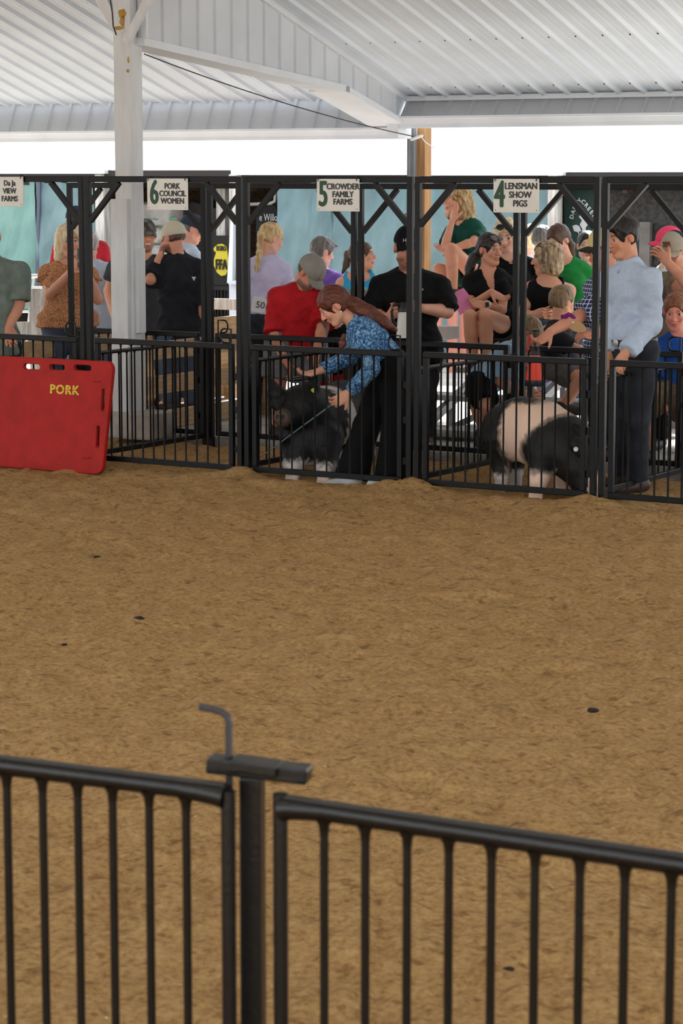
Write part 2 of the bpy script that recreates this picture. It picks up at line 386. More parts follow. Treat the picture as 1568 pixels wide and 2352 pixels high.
# ---- hanging gable wall between column and eave corner
root = thing('wall_gable', EAVE, 'hanging ribbed gable wall above the sloping white header', 'wall'); root['kind'] = 'structure'
def wz_low(u): return 2.93 if u < -3.9 else (2.676 + (2.93 - 2.676) * (u + 1.025) / (-3.9 + 1.025) if u < -1.025 else 2.676 + (2.40 - 2.676) * (u + 1.025) / 1.025)
def wpt(u, z, dt=0.0): return EAVE + R3 * u + Z3 * z + E3 * dt
s = 0.2286; nrib = 17
for i in range(nrib):
    ua, ub = -0.0 - s * (i + 1), -0.0 - s * i
    ur0, ur1, ur2, ur3 = ua + 0.02, ua + 0.03, ua + 0.052, ua + 0.062
    uu = [ua, ur0, ur1, ur2, ur3, ub]; off = [0, 0, 0.02, 0.02, 0, 0]
    b = MB(); lo = [wpt(u, wz_low(u) + 0.005, d) for u, d in zip(uu, off)]; hi = [wpt(u, Z_EV - PITCHR * u + 0.02, d) for u, d in zip(uu, off)]
    bk = [lo[0] - E3 * 0.03, lo[5] - E3 * 0.03, hi[0] - E3 * 0.03, hi[5] - E3 * 0.03]
    b.add(lo + hi + bk, [(j, j + 1, j + 7, j + 6) for j in range(5)] + [(12, 14, 15, 13), (0, 6, 14, 12), (5, 13, 15, 11), (0, 12, 13, 5), (6, 11, 15, 14)])
    b.build('wall_panel', M_WALLM, root)
b = MB(); b.bar(roof_pt(0, 0.02, -0.025) + E3 * 0.02, roof_pt(0, -3.88, -0.025) + E3 * 0.02, 0.045, 0.05); b.build('rake_trim', M_TRIM, root)
pts = [(-5.5, wz_low(-5.5)), (-3.9, wz_low(-3.9)), (-1.025, wz_low(-1.025))]
b = MB()
b.bar(wpt(-3.9, 2.93, -0.08), wpt(-1.0, 2.676, -0.08), 0.24, 0.055); b.build('header_trim', M_TRIM, root)
b = MB(); b.bar(wpt(-1.06, 2.685, -0.14), wpt(0.03, 2.392, -0.14), 0.36, 0.05); b.build('corner_soffit', M_TRIM, root)

# ---- white column with braces, pedestal, conduit boxes
CC = np.array([-1.555, 17.74, 0.0])
M_COLW = mat('white_painted_timber', (216, 219, 221), rough=0.7, c2=(206, 208, 209), scale=6, bump=0.08, stretch=(3, 3, 0.6))
M_RUST = mat('rust_and_yellow_stain', (176, 112, 30), rough=0.8, c2=(168, 150, 70), scale=25)
root = thing('support_column', CC + Z3 * 0.05, 'tall white support column with diagonal braces behind the pens', 'column')
zt = Z_EV + PITCHR * 3.9 + 0.15
MB().box(CC + Z3 * (0.05 + zt) / 2, E3 * 0.075, R3 * 0.075, Z3 * (zt - 0.05) / 2).build('shaft', M_COLW, root, bevel=0.006)
b = MB(); c2 = CC - E3 * 0.02 - R3 * 0.085; b.box(c2 + Z3 * 0.95, E3 * 0.075, R3 * 0.03, Z3 * 0.85); b.build('lower_casing', M_COLW, root, bevel=0.004)
b = MB(); c2 = CC + E3 * 0.085 + R3 * 0.0; b.box(c2 + Z3 * 1.13, E3 * 0.02, R3 * 0.045, Z3 * 0.31); b.build('conduit_box', M_COLW, root, bevel=0.004)
b = MB(); b.box(CC + Z3 * 0.14 + E3 * 0.07 + R3 * 0.02, E3 * 0.20, R3 * 0.16, Z3 * 0.10); b.build('concrete_pedestal', M_CONC, root, bevel=0.015)
b = MB(); b.bar(CC + Z3 * 2.98 + R3 * -0.05, CC + Z3 * 3.55 - E3 * 0.44, 0.05, 0.09); b.build('brace', M_COLW, root)
b = MB(); b.bar(CC + Z3 * 2.92 + E3 * 0.06 - R3 * 0.1, CC + Z3 * 3.52 + E3 * 0.46 - R3 * 0.1, 0.04, 0.055); b.build('brace', M_COLW, root)
for k, (zz, w, h, dx) in enumerate(((3.13, .05, .045, .01), (3.08, .03, .05, .012), (3.03, .055, .02, -0.02), (2.80, .012, .03, .06), (2.72, .018, .015, .055))):
    pl = []
    for i in range(11):
        a = 2 * math.pi * i / 11; r = 0.6 + 0.4 * random.random(); pl.append(CC - R3 * 0.0755 + E3 * (dx + w * r * math.cos(a)) + Z3 * (zz + h * r * math.sin(a)))
    MB().prism(pl, -R3 * 0.0015).build('rust_stain', M_RUST, root, label='orange rust stain')
b = MB(); b.bar(CC + E3 * 0.16 + Z3 * 2.95, CC + E3 * 0.16 + Z3 * zt, 0.03, 0.03, up=R3); b.build('corner_trim', M_TRIM, root)

# ---- cable from column to wooden post
pA = at(331, 124, 17.7); pB = at(958, 315, 21.0); b = MB()
cpts = [pA + (pB - pA) * i / 24 - Z3 * 0.05 * (1 - (2 * i / 24 - 1) ** 2) for i in range(25)]
root = tag(b.tube(cpts, 0.0045, 6).build('overhead_cable', M_CABLE, smooth=True), 'thin dark cable sagging from the column to the wooden post', 'cable')
b = MB(); b.tube([at(250, -20, 17.6), at(258, 30, 17.6), at(260, 60, 17.6), at(267, 80, 17.62)], 0.006, 6); 
tag(b.build('loose_wire', M_CABLE, smooth=True), 'short dark wire hanging beside the column top', 'cable')
b = MB(); b.tube([pB, at(965, 310, 20.9), at(975, 325, 20.9), at(998, 341, 20.9)], 0.005, 6); b.tube([at(1003, 292, 20.9), at(1006, 310, 20.9), at(1001, 335, 20.9), at(990, 341, 20.9)], 0.003, 6)
b.lathe([(0.004, -0.06), (0.013, -0.05), (0.013, 0.05), (0.004, 0.06)], at(957, 316, 20.85), axis=(1, 0, 0.35), n=8)
tag(b.build('cable_clamp', M_WHITE, smooth=True), 'white cable clamp with frayed end at the wooden post', 'clamp')
# ---- wooden post and downspout below the eave corner
WP = at(969, 420, 21.25) * np.array([1, 1, 0])
root = thing('eave_post', WP + Z3 * 0.05, 'brown wooden post under the roof corner', 'post')
M_POSTW = mat('tan_timber', (168, 128, 82), rough=0.8, c2=(140, 100, 60), scale=3, stretch=(6, 6, 0.8))
MB().box(WP + Z3 * 1.22, E3 * 0.06, R3 * 0.06, Z3 * 1.18).build('timber', M_POSTW, root, bevel=0.004)
DS = at(945, 420, 21.15) * np.array([1, 1, 0])
root = thing('downspout', DS + Z3 * 0.05, 'dark grey ribbed downspout beside the wooden post', 'downspout')
b = MB(); prof = []
M_DSP = mat('grey_downspout', (105, 106, 110), rough=0.5, metal=0.2, var=0.2, scale=5)
for i in range(16):
    a = 2 * math.pi * i / 16; r = 0.040 + 0.004 * math.cos(8 * a); prof.append(DS + E3 * r * math.cos(a) * 1.1 + R3 * r * 0.8 * math.sin(a) + Z3 * 0.06)
b.prism(prof, Z3 * 2.32); b.build('pipe', M_DSP, root)
for z in (1.35, 1.62): MB().box(DS + Z3 * z, E3 * 0.05, R3 * 0.042, Z3 * 0.025).build('strap', M_DSP, root, bevel=0.004)

# ================================================================== THE BARN BEYOND
root = thing('wall_barn', bp(784, 800) * np.array([1, 1, 0]) + Z3 * 0.05, 'low open-fronted dark barn beyond the sunlit strip', 'barn'); root['kind'] = 'structure'
def barn_box(x0, x1, y0, y1, du, th, name, m, par=root, label=None):
    a, b_, c, d = bp(x0, y1, du), bp(x1, y1, du), bp(x1, y0, du), bp(x0, y0, du)
    z0, z1 = (a[2] + b_[2]) / 2, (c[2] + d[2]) / 2
    a, b_ = a * np.array([1, 1, 0]), b_ * np.array([1, 1, 0])
    return MB().prism([a + Z3 * z0, b_ + Z3 * z0, b_ + Z3 * z1, a + Z3 * z1], R3 * th).build(name, m, par, label=label)
tb0, tb1 = -9.0, 7.5
def bf(t, u, z): return BARN + E3 * t + R3 * u + Z3 * z
MB().prism([bf(tb0, 0.1, 1.93), bf(tb1, 0.1, 1.93), bf(tb1, 6.5, 1.93), bf(tb0, 6.5, 1.93)], Z3 * 0.05).build('roof', M_BROWN, root)
MB().prism([bf(tb0, 0.02, 1.86), bf(tb1, 0.02, 1.86), bf(tb1, 0.14, 1.86), bf(tb0, 0.14, 1.86)], Z3 * 0.14).build('header_beam', mat('black_wood', (38, 34, 32), rough=0.85), root)
gx = [t for t in np.arange(tb0, tb1, 1.1)]
for t in gx:
    MB().prism([bf(t, 0.15, 1.80), bf(t + 0.05, 0.15, 1.80), bf(t + 0.05, 6.4, 1.80), bf(t, 6.4, 1.80)], Z3 * 0.12).build('rafter', M_BROWN, root)
gap = float(np.dot(bp(492, 520, 6.5) - BARN, E3)); 
for a_, b_, z0, z1 in ((tb0, gap - 0.05, -0.0, 2.0), (gap + 0.05, tb1, 0, 2.0), (gap - 0.05, gap + 0.05, 0, 1.25), (gap - 0.05, gap + 0.05, 1.5, 2.0)):
    MB().prism([bf(a_, 6.5, z0), bf(b_, 6.5, z0), bf(b_, 6.6, z0), bf(a_, 6.6, z0)], Z3 * (z1 - z0)).build('back_wall', M_BROWN, root)
for t in (tb0, tb1 - 0.1): MB().prism([bf(t, 0.1, 0), bf(t + 0.1, 0.1, 0), bf(t + 0.1, 6.6, 0), bf(t, 6.6, 0)], Z3 * 2.0).build('side_wall', M_BROWN, root)
for i, (x0, x1, y0, y1, m) in enumerate(((-60, 240, 388, 399, M_GALV), (530, 938, 391, 402, M_GALV), (984, 1292, 393, 403, M_GALV))):
    barn_box(x0, x1, y0, y1, -0.12, 0.12, 'gutter', m)
barn_box(240, 530, 391, 405, -0.05, 0.1, 'fascia_board', mat('black_wood', (38, 34, 32)))
barn_box(1292, 1700, 396, 412, -0.05, 0.1, 'fascia_board', mat('black_wood', (38, 34, 32)))
for x0, x1 in ((223, 254), (529, 557), (1257, 1286), (-190, -160), (1620, 1650)):
    a = bp((x0 + x1) / 2, 700, 0.0); w = (x1 - x0) / 228 / 2 / 0.857
    MB().box(a * np.array([1, 1, 0]) + Z3 * 1.0, E3 * w * 0.75, R3 * w * 0.75, Z3 * 0.98).build('post', M_WOODW, root, bevel=0.006)
# bushes and pale ground far behind, seen through the gap in the back wall
hm = mat('sunlit_leaves', (120, 165, 60), rough=0.8, c2=(70, 110, 36), scale=6, bump=0.5, bscale=12)
X_, Y_ = np.meshgrid(np.linspace(-4, 4, 60), np.linspace(0, 1, 30), indexing='ij')
hb = bf(gap, 9.5, 0)
dsp = 0.25 * fbm2(X_ * 3, Y_ * 9, 3, 77)
HX = hb[0] + E3[0] * X_ + R3[0] * (dsp - 0.6 * np.sin(Y_ * math.pi)); HY = hb[1] + E3[1] * X_ + R3[1] * (dsp - 0.6 * np.sin(Y_ * math.pi)); HZ = 0.05 + Y_ * 1.9 + 0.15 * fbm2(X_ * 2, Y_ * 0 + 3, 2, 6) * Y_
tag(grid_mesh('hedge', HX, HY, HZ, hm), 'sunlit green hedge glimpsed through the gap in the barn', 'hedge')

# ---- tarps
def tarp_mat(name, c, c2):
    m = mat(name, c, rough=0.55, c2=c2, scale=2.2, bump=0.35, bscale=26, stretch=(1, 1, 0.6), detail=6)
    return m
M_T1 = tarp_mat('green_teal_tarp', (112, 150, 142), (88, 130, 124)); M_T2 = tarp_mat('blue_teal_tarp', (104, 130, 134), (78, 106, 112))
def tarp(x0, x1, y0, y1, du, m, lab, amp=0.05, freq=9, seed=1, drape=0.0):
    nx, ny = 70, 60; S, V = np.meshgrid(np.linspace(0, 1, nx), np.linspace(0, 1, ny), indexing='ij')
    A, B_ = bp(x0, y1, du), bp(x1, y1, du); zt_, zb_ = bp((x0 + x1) / 2, y0, du)[2], bp((x0 + x1) / 2, y1, du)[2]
    PX = A[0] + (B_[0] - A[0]) * S; PY = A[1] + (B_[1] - A[1]) * S; PZ = zt_ + (zb_ - zt_) * V
    wd_ = np.linalg.norm((B_ - A)[:2])
    d = amp * (np.sin(S * wd_ * freq + 2.2 * fbm2(S * 3, V * 2, 2, seed)) * 0.6 + 1.3 * fbm2(S * wd_ * 1.6 + V * 0.7, V * 1.5, 4, seed + 5)) + 0.03 * (0.5 - np.abs(fbm2(S * wd_ * 3.2 + V * 2.1, V * 1.6 - S, 3, seed + 9)) * 2) + 0.012 * fbm2(S * wd_ * 9 + V * 3, V * 6, 2, seed + 19)
    PZ = PZ - drape * (1 - V) * np.abs(np.sin(S * math.pi * 3)) ** 1.0
    PX = PX + R3[0] * d; PY = PY + R3[1] * d
    c = np.array([PX.mean(), PY.mean(), PZ.min()])
    o = grid_mesh('tarp', PX, PY, PZ, m, off=c); o.location = tuple(c)
    so = o.modifiers.new('cloth_thickness', 'SOLIDIFY'); so.thickness = 0.004
    return tag(o, lab, 'tarp', 'tarps hung across the barn front')
tarp(-40, 87, 413, 712, 0.02, M_T1, 'pale green tarp hung at the left edge behind the first sign', 0.03, 4, 2)
tarp(92, 222, 410, 735, -0.02, M_T2, 'blue-green tarp hung behind the blonde woman in leopard print', 0.05, 9, 6, 0.05)
tarp(640, 757, 412, 830, -0.04, M_T2, 'deeply folded teal tarp hung behind the girl with a braid', 0.085, 10, 11, 0.06)
tarp(758, 938, 410, 830, 0.0, M_T2, 'teal tarp hung behind the girl in turquoise', 0.035, 5, 17, 0.03)
tarp(984, 1256, 409, 820, 0.0, M_T2, 'wide teal tarp hung behind the seated curly-haired woman', 0.05, 6, 23, 0.04)
b = MB(); b.prism([bp(85, 412, -0.06), bp(92, 412, -0.06), bp(86, 712, -0.06), bp(80, 712, -0.06)], R3 * 0.02)
tag(b.build('tarp_batten', mat('purple_grey_strap', (78, 82, 100), rough=0.8)), 'dark strap between the two left tarps', 'strap')

# ---- things inside and before the barn
rb = mat('bag_plastic', (196, 192, 188), rough=0.4, c2=(160, 156, 152), scale=6, bump=0.4, bscale=14)
M_INKG = mat('bag_green_ink', (40, 140, 96), rough=0.5)
def bag(x0, x1, y0, y1, du, lab):
    P0, P1 = bp(x0, y1, du), bp(x1, y0, du); c = (P0 + P1) / 2; hw = np.dot(P1 - P0, E3) / 2; hh = (P1[2] - P0[2]) / 2
    nx, ny = 26, 14; A, B_ = np.meshgrid(np.linspace(0, 2 * math.pi, nx), np.linspace(-1, 1, ny), indexing='ij')
    ca = np.sign(np.cos(A)) * np.abs(np.cos(A)) ** 0.45; sa = np.sign(np.sin(A)) * np.abs(np.sin(A)) ** 0.45
    taper = (1 - np.abs(B_) ** 6) ** 0.5; nz = 0.012 * fbm2(A * 2, B_ * 4, 3, int(x0))
    loc = np.array([c[0], c[1], P0[2]])
    Q = np.array([0, 0, hh]) + (B_ * hw)[..., None] * E3 + ((ca * 0.2) * taper + nz)[..., None] * R3 + ((sa * hh) * (0.25 + 0.75 * taper) + nz)[..., None] * Z3
    o = grid_mesh('feed_bag', Q[..., 0], Q[..., 1], Q[..., 2], rb); o.location = tuple(loc)
    return tag(o, lab, 'bag', 'white bags stacked inside the barn'), c, hh
st, c_, h_ = bag(318, 420, 463, 520, 0.8, 'upper white plastic bag with a green diamond logo')
lg = c_ - R3 * 0.215
q = bp(396, 503, 0.58); MB().prism([q + E3 * a + Z3 * b_ for a, b_ in ((-.055, 0), (0, .035), (.055, 0), (0, -.035))], -R3 * 0.003).build('logo', M_INKG, st)
text('logo_text', 'ONIAMT', 0.034, q - R3 * 0.006, E3, Z3, rb, st)
text('print', 'PIN MINI', 0.034, bp(352, 504, 0.58), E3, Z3, M_INKG, st)
st, c_, h_ = bag(318, 424, 521, 560, 0.8, 'middle white plastic bag with faint green print')
text('print', 'EASTE', 0.034, bp(371, 523, 0.58), E3, Z3, M_INKG, st)
bag(316, 426, 561, 610, 0.8, 'lowest white plastic bag of the stack in the barn')
barn_box(300, 440, 611, 690, 0.6, 0.4, 'feed_shelf', M_BROWN, None)
tag(bpy.data.objects['feed_shelf'], 'dark wooden bench under the white bags', 'bench')
b = MB(); b.prism([bp(425, 625, 1.35), bp(500, 625, 1.35), bp(502, 480, 1.35), bp(440, 462, 1.35), bp(425, 475, 1.35)], R3 * 0.5)
tag(b.build('covered_stack', mat('grey_sheet', (96, 90, 86), rough=0.8, var=0.3, scale=5), bevel=0.02), 'grey sheeted stack beside the white bags', 'stack')
barn_box(497, 517, 430, 560, 0.35, 0.1, 'barn_strut', M_WOODW, None); tag(bpy.data.objects['barn_strut'], 'short grey timber strut inside the barn above the club banner', 'timber')
bn = thing('club_banner', bp(512, 650, 0.3), 'black banner with a yellow corn emblem', 'banner')
MB().prism([bp(484, 655, 0.3), bp(528, 655, 0.3), bp(528, 541, 0.3), bp(484, 541, 0.3)], R3 * 0.02).build('cloth', mat('black_cloth', (24, 23, 22), rough=0.85), bn)
M_YB = mat('yellow_print', (196, 178, 40), rough=0.7)
def bpoly(pts, du): return [bp(x, y, du) for x, y in pts]
MB().prism(bpoly([(492, 568), (500, 561), (510, 560), (520, 566), (522, 580), (524, 600), (524, 615), (518, 632), (508, 634), (498, 626), (491, 610), (491, 596), (496, 580), (488, 573)], 0.285), R3 * 0.01).build('emblem', M_YB, bn)
text('letters', 'FFA', 0.155, bp(508, 609, 0.27), E3, Z3, mat('black_cloth', 0), bn, bold=0.006, xs=0.62)
text('small_letters', 'BORO', 0.075, bp(508, 571, 0.27), E3, Z3, mat('black_cloth', 0), bn, bold=0.003, xs=0.62)
bn = thing('black_banner', bp(612, 640, 0.35), 'black banner with silver script hanging behind the braided girl', 'banner')
MB().prism(bpoly([(588, 478), (596, 472), (632, 472), (641, 505), (641, 650), (588, 650)], 0.35), R3 * 0.02).build('cloth', mat('black_cloth', 0), bn)
text('script', 'e Willo', 0.11, bp(616, 500, 0.33), E3, Z3, mat('silver_print', (190, 190, 192), rough=0.4), bn, xs=0.7)
b = MB(); b.tube([bp(560, 470, 0.2), bp(622, 467, 0.2), bp(631, 462, 0.2), bp(632, 452, 0.2), bp(632, 436, 0.2)], 0.018, 8)
tag(b.build('drain_pipe', mat('grey_pvc', (150, 152, 146), rough=0.5), smooth=True), 'grey plastic pipe with an elbow under the barn roof', 'pipe')
b = MB(); b.prism(bpoly([(521, 650), (533, 650), (536, 496), (530, 496)], -0.15), R3 * 0.05); tag(b.build('leaning_board', mat('pale_board', (206, 212, 220), rough=0.6)), 'narrow pale board leaning against the barn post', 'board')
cb = thing('metal_cabinet', bp(545, 830, -0.4), 'pale grey metal cabinet before the barn post', 'cabinet')
barn_box(527, 566, 651, 830, -0.4, 0.25, 'body', mat('pale_grey_metal', (196, 198, 210), rough=0.4), cb); barn_box(524, 568, 646, 653, -0.45, 0.3, 'lid', mat('pale_grey_metal', 0), cb)
sg = thing('stall_gate', bp(510, 830, -0.1), 'small black stall gate under the club banner', 'gate')
barn_box(470, 524, 657, 666, -0.1, 0.04, 'top_rail', M_BLK, sg)
for x in (488, 494, 500, 508, 516, 522): barn_box(x, x + 2.2, 666, 830, -0.09, 0.02, 'bar', M_BLK, sg)
bn = thing('green_banner', bp(1345, 600, 0.25), 'dark green banner with arched silver lettering and emblem', 'banner')
MB().prism(bpoly([(1294, 432), (1378, 432), (1382, 640), (1300, 640)], 0.25), R3 * 0.02).build('cloth', mat('dark_green_cloth', (24, 52, 46), rough=0.8, var=0.2, scale=4), bn)
M_SIL = mat('silver_print', 0)
for ch, x, y, ro in (('D', 1313, 498, 74), ('A', 1316, 487, 70), ('R', 1320, 477, 64), ('B', 1325, 468, 58), ('Y', 1331, 461, 50), ('C', 1339, 464, -38), ('R', 1346, 472, -42), ('E', 1352, 480, -46), ('E', 1358, 488, -50), ('K', 1364, 497, -55)):
    ro = math.radians(ro); rt = E3 * math.cos(ro) + Z3 * math.sin(ro); up = -E3 * math.sin(ro) + Z3 * math.cos(ro)
    text('letter', ch, 0.06, bp(x, y, 0.235), rt, up, M_SIL, bn, bold=0.002)
MB().prism(bpoly([(1331, 480), (1336, 492), (1342, 484), (1341, 498), (1347, 500), (1344, 510), (1349, 516), (1344, 524), (1346, 536), (1342, 540), (1345, 560), (1339, 542), (1335, 536), (1337, 526), (1331, 516), (1336, 506), (1329, 498), (1333, 492)], 0.24), R3 * 0.005).build('emblem', M_SIL, bn)
for dx in (0, 44): MB().prism(bpoly([(1314 + dx, 519), (1322 + dx, 516), (1330 + dx, 520), (1334 + dx, 531), (1328 + dx, 532), (1330 + dx, 540), (1326 + dx, 533), (1318 + dx, 531)], 0.24), R3 * 0.005).build('emblem', M_SIL, bn)
cm = mat('dark_mesh', (30, 29, 28), rough=0.8, c2=(58, 56, 54), scale=26, bump=0.8, bscale=30, detail=2)
cu = tarp(1396, 1640, 428, 640, 0.3, cm, 'dark speckled mesh curtain at the right end of the barn', 0.03, 8, 31); cu.name = 'mesh_curtain'; cu['category'] = 'curtain'; del cu['group']
barn_box(1466, 1490, 510, 640, 0.2, 0.06, 'curtain_weight', mat('grey_sheet', 0), None); tag(bpy.data.objects['curtain_weight'], 'grey upright slab before the dark mesh curtain', 'slab')

# ---- weathered plank fence and pipe panel at the left, behind the leopard-print woman
def plank_between(p, q, h, th, m, name, par, normal=R3): 
    return MB().bar(p, q, th, h).build(name, m, par)
wf = thing('weathered_fence', at(62, 800, 21.5) * np.array([1, 1, 0]) + Z3 * 0.05, 'bleached grey plank fence with pipe rails at the far left', 'fence')
for y in (682, 755): plank_between(at(-30, y + 3, 21.6), at(104, y, 21.2), 0.15 if y < 700 else 0.13, 0.03, M_WOODW, 'plank', wf)
MB().box(at(84, 760, 21.3) * np.array([1, 1, 0]) + Z3 * 0.47, E3 * 0.045, R3 * 0.045, Z3 * 0.42).build('post', M_WOODW, wf, bevel=0.004)
pp = thing('pipe_panel', at(70, 800, 22.3) * np.array([1, 1, 0]) + Z3 * 0.05, 'galvanised pipe corral panel behind the bleached fence', 'corral panel')
for y in (634, 660, 697, 716, 753): MB().tube([at(-30, y + 2, 22.5), at(60, y, 22.3), at(110, y, 22.1)], 0.019 if y == 634 else 0.011, 8).build('rail', M_GALV, pp, smooth=True)
MB().tube([at(58, 635, 22.3), at(77, 640, 22.28), at(74, 668, 22.28), at(68, 715, 22.28), at(60, 800, 22.28)], 0.012, 8).build('upright', M_GALV, pp, smooth=True)
# ---- fresh plank pens running away from the arena
def plank_pen(px, D, length, tops, lab, hgt=0.135, start=0.0, dark=False):
    p = at(px, 900, D) * np.array([1, 1, 0]) 
    root = thing('plank_fence', p + R3 * (length / 2) + Z3 * 0.05, lab, 'fence')
    for z in tops: plank_between(p + R3 * start + Z3 * (z - hgt / 2), p + R3 * length + Z3 * (z - hgt / 2), hgt, 0.038, M_WOODN, 'plank', root)
    for s_ in (length / 2, length - 0.08): MB().box(p + R3 * s_ + E3 * 0.065 + Z3 * (max(tops) / 2 + 0.02), E3 * 0.044, R3 * 0.044, Z3 * (max(tops) / 2 - 0.03)).build('post', M_WOODN, root)
    return root
plank_pen(322, 18.0, 3.3, (0.19, 0.46, 0.72), 'fresh pine plank fence right of the white column')
plank_pen(30, 18.35, 3.0, (0.20, 0.45, 0.70), 'fresh pine plank fence behind the red board at the left')
plank_pen(452, 19.9, 2.2, (0.53, 0.79), 'farther pine plank fence beyond the black-shirted man')
pr = thing('plank_fence', at(350, 800, 21.2) * np.array([1, 1, 0]) + Z3 * 0.05, 'short orange-brown plank run behind the charcoal tee', 'fence')
for z in (0.86,): plank_between(at(300, 800, 21.4) * np.array([1, 1, 0]) + Z3 * (z - 0.08), at(376, 800, 21.0) * np.array([1, 1, 0]) + Z3 * (z - 0.08), 0.16, 0.038, M_WOODN, 'plank', pr)
for x in (306, 372): MB().box(at(x, 800, 21.3) * np.array([1, 1, 0]) + Z3 * 0.46, E3 * 0.04, R3 * 0.04, Z3 * 0.41).build('post', M_WOODN, pr)
wk = thing('weathered_plank', at(508, 700, 21.9) , 'bleached plank rail beyond the fresh pine fence', 'plank')
plank_between(at(462, 697, 22.2), at(560, 700, 21.9), 0.1, 0.03, M_WOODW, 'board', wk)
for x in (466, 555): MB().box(at(x, 700, 22.1) * np.array([1, 1, 0]) + R3 * 0.06 + Z3 * 0.45, E3 * 0.04, R3 * 0.04, Z3 * 0.40).build('post', M_WOODW, wk)
sb = thing('salmon_boards', at(1030, 925, 23.5) * np.array([1, 1, 0]) + Z3 * 0.05, 'salmon painted boards standing behind the bleachers', 'boards')
for x, w in ((1006, 0.03), (1038, 0.05), (1062, 0.03)): MB().box(at(x, 900, 23.5) * np.array([1, 1, 0]) + Z3 * 0.40, E3 * w, R3 * 0.015, Z3 * 0.35).build('board', mat('salmon_paint', (196, 130, 112), rough=0.7), sb)
# ================================================================== THE SHOW PENS
PENS = {-1: 'the first pen at the left edge', 0: 'the pen with sign 6' , 1: 'the pen with sign 5', 2: 'the pen with sign 4', 3: 'the pen at the right edge'}
PENS = {-1: 'the leftmost pen behind the red board', 0: 'the empty pen beside the red board', 1: 'the pen with the leaning girl', 2: 'the pen with the belted pig', 3: 'the rightmost pen'}
PW = 0.036
def seg_box(a, b, w=PW, h=PW, up=(0, 0, 1)): return MB().bar(a, b, w, h, up)
def portal(k, u, zt, where, br=0.30):
    t0, t1 = PT(k) + 0.028, PT(k + 1) - 0.028
    root = thing('pen_portal', fr((t0 + t1) / 2, u, 0), 'black steel overhead frame at the %s of %s' % (where, PENS[k]), 'frame', 'overhead frames of the show pens')
    for t in (t0, t1): seg_box(fr(t, u, -0.03), fr(t, u, zt - 0.0), up=R3).build('post', M_BLK, root, bevel=0.003)
    seg_box(fr(t0 + PW / 2, u, zt - PW / 2), fr(t1 - PW / 2, u, zt - PW / 2), w=PW, h=0.040).build('header', M_BLK, root, bevel=0.003)
    for t, sg in ((t0, 1), (t1, -1)): seg_box(fr(t + sg * 0.015, u, zt - br), fr(t + sg * br * 0.86, u, zt - 0.04), w=0.032, h=0.034, up=R3).build('brace', M_BLK, root)
    return root
def d_loop(p, dirv, sc=1.0):
    pts = []
    for a in np.linspace(-90, 90, 9): pts.append(p + dirv * (0.055 + 0.03 * math.cos(math.radians(a))) * sc + Z3 * 0.045 * math.sin(math.radians(a)) * sc)
    return MB().tube([p + Z3 * -0.045 * sc] + pts + [p + Z3 * 0.045 * sc], 0.006, 6, closed=True)
def gate(a, b, zb, zt, n, label, name='pen_gate', rail_tube=False, loop=None, hinge=True):
    a, b = np.asarray(a), np.asarray(b); d = (b - a) / np.linalg.norm(b - a)
    root = thing(name, (a + b) / 2 + Z3 * zb, label, 'gate' if 'gate' in name else 'panel', 'steel gates and panels of the show pens')
    zz = Z3 * 1.0; rt_off = 0.024 if rail_tube else 0.0
    if rail_tube: MB().tube([a + zz * zt, b + zz * zt], 0.014, 8).build('top_rail', M_BLK, root, smooth=True)
    else: seg_box(a + zz * (zt - 0.018) - d * 0.0, b + zz * (zt - 0.018), w=0.034, h=0.038).build('top_rail', M_BLK, root, bevel=0.005)
    seg_box(a + zz * (zb + 0.018), b + zz * (zb + 0.018), w=0.034, h=0.036).build('bottom_rail', M_BLK, root, bevel=0.004)
    L = np.linalg.norm(b - a); nrm = np.cross(d, zz)
    for p in (a + d * 0.017, b - d * 0.017): seg_box(p + zz * (zb + 0.036), p + zz * (zt - 0.036), w=0.034, h=0.034, up=nrm).build('stile', M_BLK, root, bevel=0.004)
    bm = MB().tube([a + d * (0.035 + (L - 0.07) / (n + 1)) + zz * (zb + 0.03), a + d * (0.035 + (L - 0.07) / (n + 1)) + zz * (zt - 0.05 + rt_off), a + d * (0.035 + (L - 0.07) / (n + 1)) + zz * (zt - 0.034 + rt_off)], [0.0065, 0.0065, 0.012], 6).build('bar', M_BLK, root, smooth=True)
    for i in range(1, n): clone(bm, d * (L - 0.07) / (n + 1) * i)
    if loop is not None:
        p = (a if loop < 0 else b) + zz * (zt + 0.05) ; d_loop(p - d * loop * 0.02, -d * loop).build('latch_loop', M_BLK, root, smooth=True)
    if hinge:
        for z in (zb + 0.14, zb + 0.40, zb + 0.62): MB().box(b + d * 0.012 + zz * z - nrm * 0.012, d * 0.012, nrm * 0.016, zz * 0.022).build('hinge', M_BLK, root, bevel=0.003)
    return root
for k in range(-1, 4):
    portal(k, 0.0, 1.965, 'front')
    portal(k, U_BACK, 1.915, 'back', 0.34)
    t0, t1 = PT(k) + 0.075, PT(k + 1) - 0.075
    gate(fr(t0, -0.005), fr(t1, -0.005), 0.045, 0.88, 11, 'black barred front gate of ' + PENS[k], loop=(1 if k in (-1, 0, 1) else None))
    gate(fr(t0, U_BACK - 0.005), fr(t1, U_BACK - 0.005), 0.075, 0.83, 11, 'black barred back gate of ' + PENS[k], loop=(-1 if k in (0,) else (1 if k == 2 else None)))
DIV = {-1: 'at the far left outside the frame', 0: 'running back from behind the red board', 1: 'between the empty pen and the black pig', 2: 'between the leaning girl and the belted pig', 3: 'beside the boy in pale blue'}
for k in range(0, 4):
    gate(fr(PT(k) , 0.05), fr(PT(k), U_BACK - 0.05), 0.06, 0.765, 13, 'black barred side panel ' + DIV[k], name='side_panel', rail_tube=True, hinge=False)

